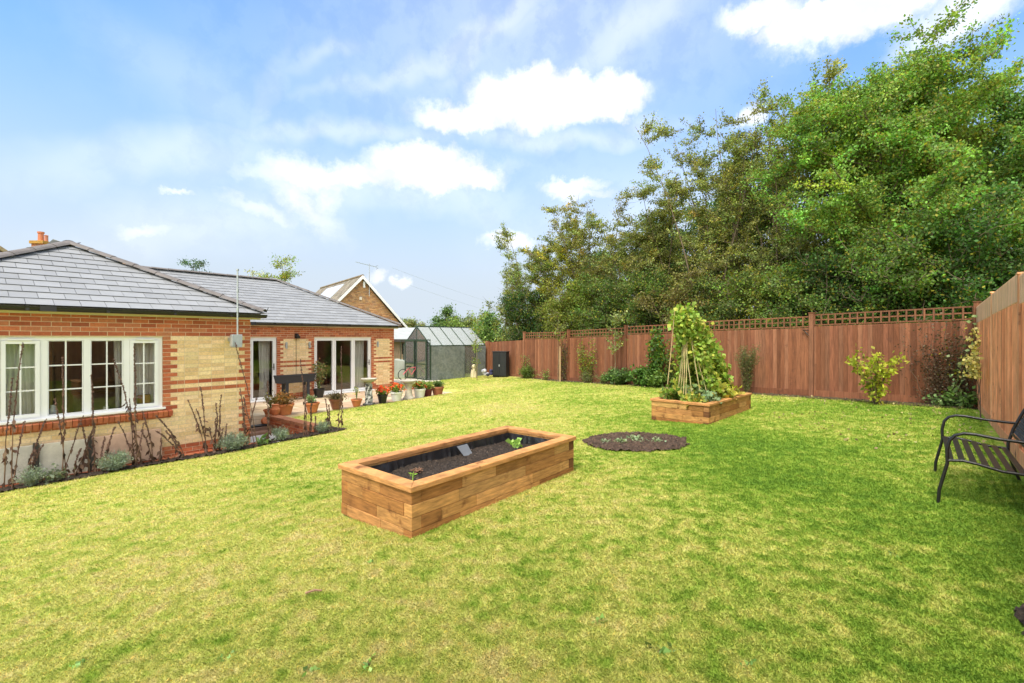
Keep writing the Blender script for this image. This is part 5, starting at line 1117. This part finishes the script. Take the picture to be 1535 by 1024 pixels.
# ---------------------------------------------------------------- pots and patio things
def pot(parent, prof, mtl, col=(1, 1, 1)):
    m = MB(); m.lathe(prof, (0, 0, 0), 28, col); o = m.build('pot', mtl, parent, smooth=True)
    r = prof[-3][0]; m = MB(); m.lathe([(.001, 0), (r*.9, 0), (r*.9, .01), (.001, .012)], (0, 0, prof[-1][1]), 20); m.build('compost', SOILM, parent); return o
def potprof(r0, r1, h, rim=.02):
    return [(.001, 0), (r0, 0), (r1*.97, h*.8), (r1, h*.8), (r1+rim*.5, h*.82), (r1+rim*.5, h), (r1-.012, h), (r1-.02, h-.03), (.001, h-.03)]
WHT = mat('white_pot', (.66, .66, .62), .6, False, 6, .12, stain=((.4, .38, .3), 5, .6, .8)); BRN = mat('brown_glaze', (.20, .075, .045), .4, False, 6, .3)
def potted(label, name, x, y, r0, r1, h, mtl, plants, seed, group=None, cat='plant pot', z=None):
    t = thing(name, label, cat, (x, y, .002 if z is None else z), 0, group); pot(t, potprof(r0, r1, h), mtl); rg = np.random.default_rng(seed)
    for (hh, sp, nl, L, col, kw) in plants: stemplant(t, 'foliage', 'stem', hh, sp, 16, nl, L, col, (.15, .2, .07), rg, base=(0, 0, h-.02), **kw)
    return t
DOME = dict(shape='dome', clump=.03)
GER = dict(shape='dome', clump=.035, wide=.45)
def flowers(t, h0, sp, n, seed, col=(.80, .13, .04), L=.05):
    rg = np.random.default_rng(seed); P = []
    for k in range(n):
        a = rg.uniform(0, 6.28); r = sp*math.sqrt(rg.random()); c = np.array([r*math.cos(a), r*math.sin(a), h0*math.sqrt(max(.3, 1-(r/sp)**2*.6))]); P += [c+rg.normal(size=3)*.022 for _ in range(12)]
    leaf_mesh('flower', np.array(P), L, col, PETAL, t, var=.2, wide=.45, droop=-.3, rg=rg)
PG = 'pots standing along the edge of the patio'
potted('orange terracotta pot with grey green plant at the patio edge behind the low wall', 'terracotta_pot', -5.62, 12.96, .12, .18, .27, TERRA, [(.24, .24, 300, .06, (.22, .30, .14), DOME)], 700, PG)
potted('brown glazed pot with drooping purplish brown plant', 'glazed_pot', -5.17, 13.54, .12, .19, .30, BRN, [(.20, .34, 700, .05, (.13, .10, .05), dict(shape='dome', clump=.05, droop=1.0))], 701, PG)
potted('small terracotta pot with one spindly yellow flowered stem', 'terracotta_pot', -4.75, 14.07, .10, .16, .22, TERRA, [(.40, .08, 40, .06, (.25, .3, .06), dict(clump=.02, yellow=.4, ycol=(.7, .55, .05)))], 702, PG)
t = potted('black plastic pot of orange geraniums at the house corner', 'flower_pot', -4.15, 14.75, .11, .16, .28, BLACKP, [(.24, .20, 420, .06, (.16, .24, .05), GER)], 703, PG); flowers(t, .50, .20, 26, 713)
t = potted('white bucket pot of orange geraniums left of the stone pedestal', 'flower_pot', -3.84, 15.30, .14, .20, .30, WHT, [(.26, .27, 600, .06, (.18, .26, .05), GER)], 704, PG); flowers(t, .54, .27, 34, 714, (.85, .16, .05))
t = potted('white pot of orange geraniums right of the stone pedestal', 'flower_pot', -3.22, 16.05, .15, .20, .32, WHT, [(.28, .26, 600, .06, (.17, .26, .05), GER)], 705, PG); flowers(t, .52, .24, 20, 715, (.75, .15, .05))
potted('dark red glazed pot between the white pot and the last terracotta pot', 'glazed_pot', -3.02, 16.45, .13, .17, .26, mat('red_glaze', (.10, .02, .02), .4, False, 5, .2), [(.30, .22, 400, .06, (.18, .26, .05), DOME)], 706, PG)
potted('wide terracotta pot with green bush at the right end of the row', 'terracotta_pot', -2.70, 16.72, .15, .22, .32, mat('old_terracotta', (.30, .11, .06), .6, False, 6, .25), [(.24, .25, 700, .055, (.14, .22, .06), DOME)], 707, PG)
potted('large terracotta pot with rust brown autumn plant behind the low wall', 'terracotta_pot', -6.22, 12.55, .18, .25, .30, TERRA, [(.32, .34, 900, .06, (.26, .15, .05), dict(shape='dome', clump=.05, yellow=.2, ycol=(.5, .2, .04)))], 708, PG)
potted('low terracotta bowl at the patio corner left of the large rusty plant', 'terracotta_pot', -6.40, 12.25, .13, .19, .19, TERRA, [(.4, .2, 200, .06, (.2, .17, .06), dict(clump=.04))], 709, PG)
potted('black pot with tall leggy brown plant left of the three panel doors', 'flower_pot', *H(4.30, 5.15), .13, .19, .30, BLACKP, [(.95, .20, 480, .08, (.15, .16, .06), dict(clump=.06, yellow=.3, ycol=(.25, .12, .06)))], 710, None)
# terracotta chimney-like ornaments at the corner
for i, (hx, hy, s_, lab) in enumerate(((1.42, 2.05, 1.0, 'small terracotta jar perched on the end of the low brick wall'), (1.12, 2.0, .8, 'terracotta jar lying at the foot of the low wall'))):
    m = MB(); m.lathe([(.001, 0), (.07, 0), (.11, .07), (.12, .15), (.08, .21), (.075, .25), (.095, .27), (.08, .275), (.001, .26)], (0, 0, 0), 22); o = m.build('terracotta_jar', TERRA, smooth=True); p = H(hx, hy); o.location = (*p, .09 if i == 0 else -.02); o.scale = (s_, s_, s_)
    if i: o.rotation_euler = (R(80), 0, R(40)); o.location.z = -.02
    tag(o, lab, 'jar')
tr_ = thing('trough_planter', 'black raised trough planter on legs against the brick wall between the doors', 'planter', (*H(3.5, 5.25), .0), HRZ)
m = MB()
for s_ in ((-.62, -.62), ): pass
X0, X1 = -.62, .62
m.prism([(X0, -.22, .84), (X1, -.22, .84), (X1-.05, -.17, .58), (X0+.05, -.17, .58)], (0, .012, 0)); m.prism([(X0, .2, .84), (X1, .2, .84), (X1-.05, .16, .58), (X0+.05, .16, .58)], (0, .012, 0)); m.prism([(X0, -.21, .84), (X0, .21, .84), (X0+.05, .17, .58), (X0+.05, -.17, .58)], (.012, 0, 0)); m.prism([(X1, -.21, .84), (X1, .21, .84), (X1-.05, .17, .58), (X1-.05, -.17, .58)], (-.012, 0, 0)); m.box((X0+.05, -.16, .58), (X1-.05, .16, .60)); m.box((X0-.015, -.235, .82), (X1+.015, -.222, .87)); m.build('trough', mat('grey_plastic', (.035, .038, .045), .5, False, 4, .1), tr_)
for x in (-.38, .34):
    for y in (-.14, .12): m = MB(); m.box((x, y-.03, 0), (x+.09, y+.03, .60)); m.box((x-.01, -.19, .57), (x+.10, -.176, .80)) if y < 0 else None; m.build('leg', MATS['grey_plastic'], tr_)
m = MB(); m.box((X0+.06, -.19, .78), (X1-.06, .19, .80)); m.build('soil', SOILM, tr_)
# statue birdbath and pedestal
bb = thing('bird_bath', 'ornate grey bird bath with carved figures before the three panel doors', 'bird bath', (-4.48, 14.40, 0), 0)
m = MB(); m.box((-.15, -.15, 0), (.15, .15, .05)); m.build('base', mat('dark_stone', (.10, .105, .10), .8, False, 10, .3), bb, bevel=.01)
m = MB(); m.lathe([(.001, .05), (.11, .05), (.085, .12), (.07, .3), (.06, .5), (.07, .66), (.10, .70), (.001, .71)], (0, 0, 0), 18)
for k in range(5):
    a = k*1.257; pts2 = [(.085*math.cos(a+f*1.5), .085*math.sin(a+f*1.5), .08+f*.56) for f in np.linspace(0, 1, 8)]; m.tube(pts2, [.035, .045, .035, .03, .038, .03, .026, .03], 8)
m.build('column', mat('mottled_stone', (.42, .42, .40), .7, False, 14, .5, .6, 30, stain=((.06, .06, .06), 11, .48, .58)), bb, smooth=True)
m = MB(); m.lathe([(.001, .70), (.12, .71), (.22, .76), (.25, .80), (.25, .82), (.21, .80), (.001, .76)], (0, 0, 0), 28); m.build('bowl', STONE, bb, smooth=True)
pd = thing('stone_pedestal', 'plain pale stone pedestal bird bath between two white geranium pots', 'bird bath', (-3.52, 15.68, 0), 0)
m = MB(); m.lathe([(.001, 0), (.19, 0), (.19, .05), (.15, .09), (.12, .15), (.105, .35), (.12, .48), (.16, .52), (.16, .55), (.001, .55)], (0, 0, 0), 24); m.build('column', STONE, pd, smooth=True)
m = MB(); m.lathe([(.001, .55), (.17, .56), (.25, .60), (.26, .64), (.22, .63), (.001, .60)], (0, 0, 0), 24); m.build('bowl', STONE, pd, smooth=True)
p1 = [H(.12, 2.9), H(.35, 2.2), H(.75, 1.9), H(1.15, 1.85)]; m = MB(); m.tube([(*p1[0], .03), (*p1[1], -.02), (*p1[2], -.10), (*p1[3], -.10)], .035, 10); tag(m.build('hose_pipe', BLACKP, smooth=True), 'short black pipe lying across the patio step at the house corner', 'pipe')
# weeds and litter in the lawn
for i, (px, py, s_, lab) in enumerate(((896, 930, 1, 'broad leaved weed in the near lawn, below the middle of the picture'), (992, 975, 1.3, 'long row of weed leaves in the green part of the near lawn'), (548, 998, 1.2, 'bluish weed at the bottom edge left of the middle'), (462, 1010, .9, 'small weed at the very bottom edge'), (120, 995, 1, 'bluish weed in the bottom left corner region'), (338, 985, .9, 'weed clump in worn grass at the lower left'), (556, 845, .7, 'small weed in front of the near raised bed'), (1340, 832, .8, 'dark weed in the mown strip before the bench'), (1120, 998, .9, 'small pale weed near the bottom at the right'), (790, 745, .6, 'tiny weed in the lawn right of the near raised bed'))):
    d = 1.5
    for _ in range(6): x = (px-767)/690*d; d = (2.1-g(x, d))*690/(py-506)
    x = (px-767)/690*d; plant('lawn_weed', lab, 'weed', x, d, .022*s_, .045*s_, 7, 18, .034*s_, (.24, .40, .11), 760+i, shape='dome', clump=.008, wide=.4, group='weeds scattered in the lawn', f0=.6)
rg = np.random.default_rng(5); m = MB()
P = []
for k in range(420):
    t = rg.uniform(-.5, 15); o = .3+abs(rg.normal())*.9; p = C0+D0*t+N0*o; P.append((p.x, p.y, g(p.x, p.y)+.03))
for k in range(160):
    x = rg.uniform(4.8, 8.2); y = rg.uniform(6.2, 9.5); P.append((x, y, g(x, y)+.03))
tag(leaf_mesh('fallen_leaves', np.array(P), .045, (.32, .26, .12), DEAD, None, rg=rg, wide=.4, droop=0), 'fallen leaves scattered on the grass along the fence', 'leaves', kind='stuff')
x, y = -1.0, 3.05
m = MB(); m.tube([(0, 0, 0), (.05, .02, .008), (.09, .03, .0)], [.007, .008, .005], 6, (.28, .17, .10)); o = m.build('twig', BARK); o.location = (-1.28, 2.85, g(-1.28, 2.85)+.025); tag(o, 'short brown twig lying in the lawn before the near raised bed', 'twig')
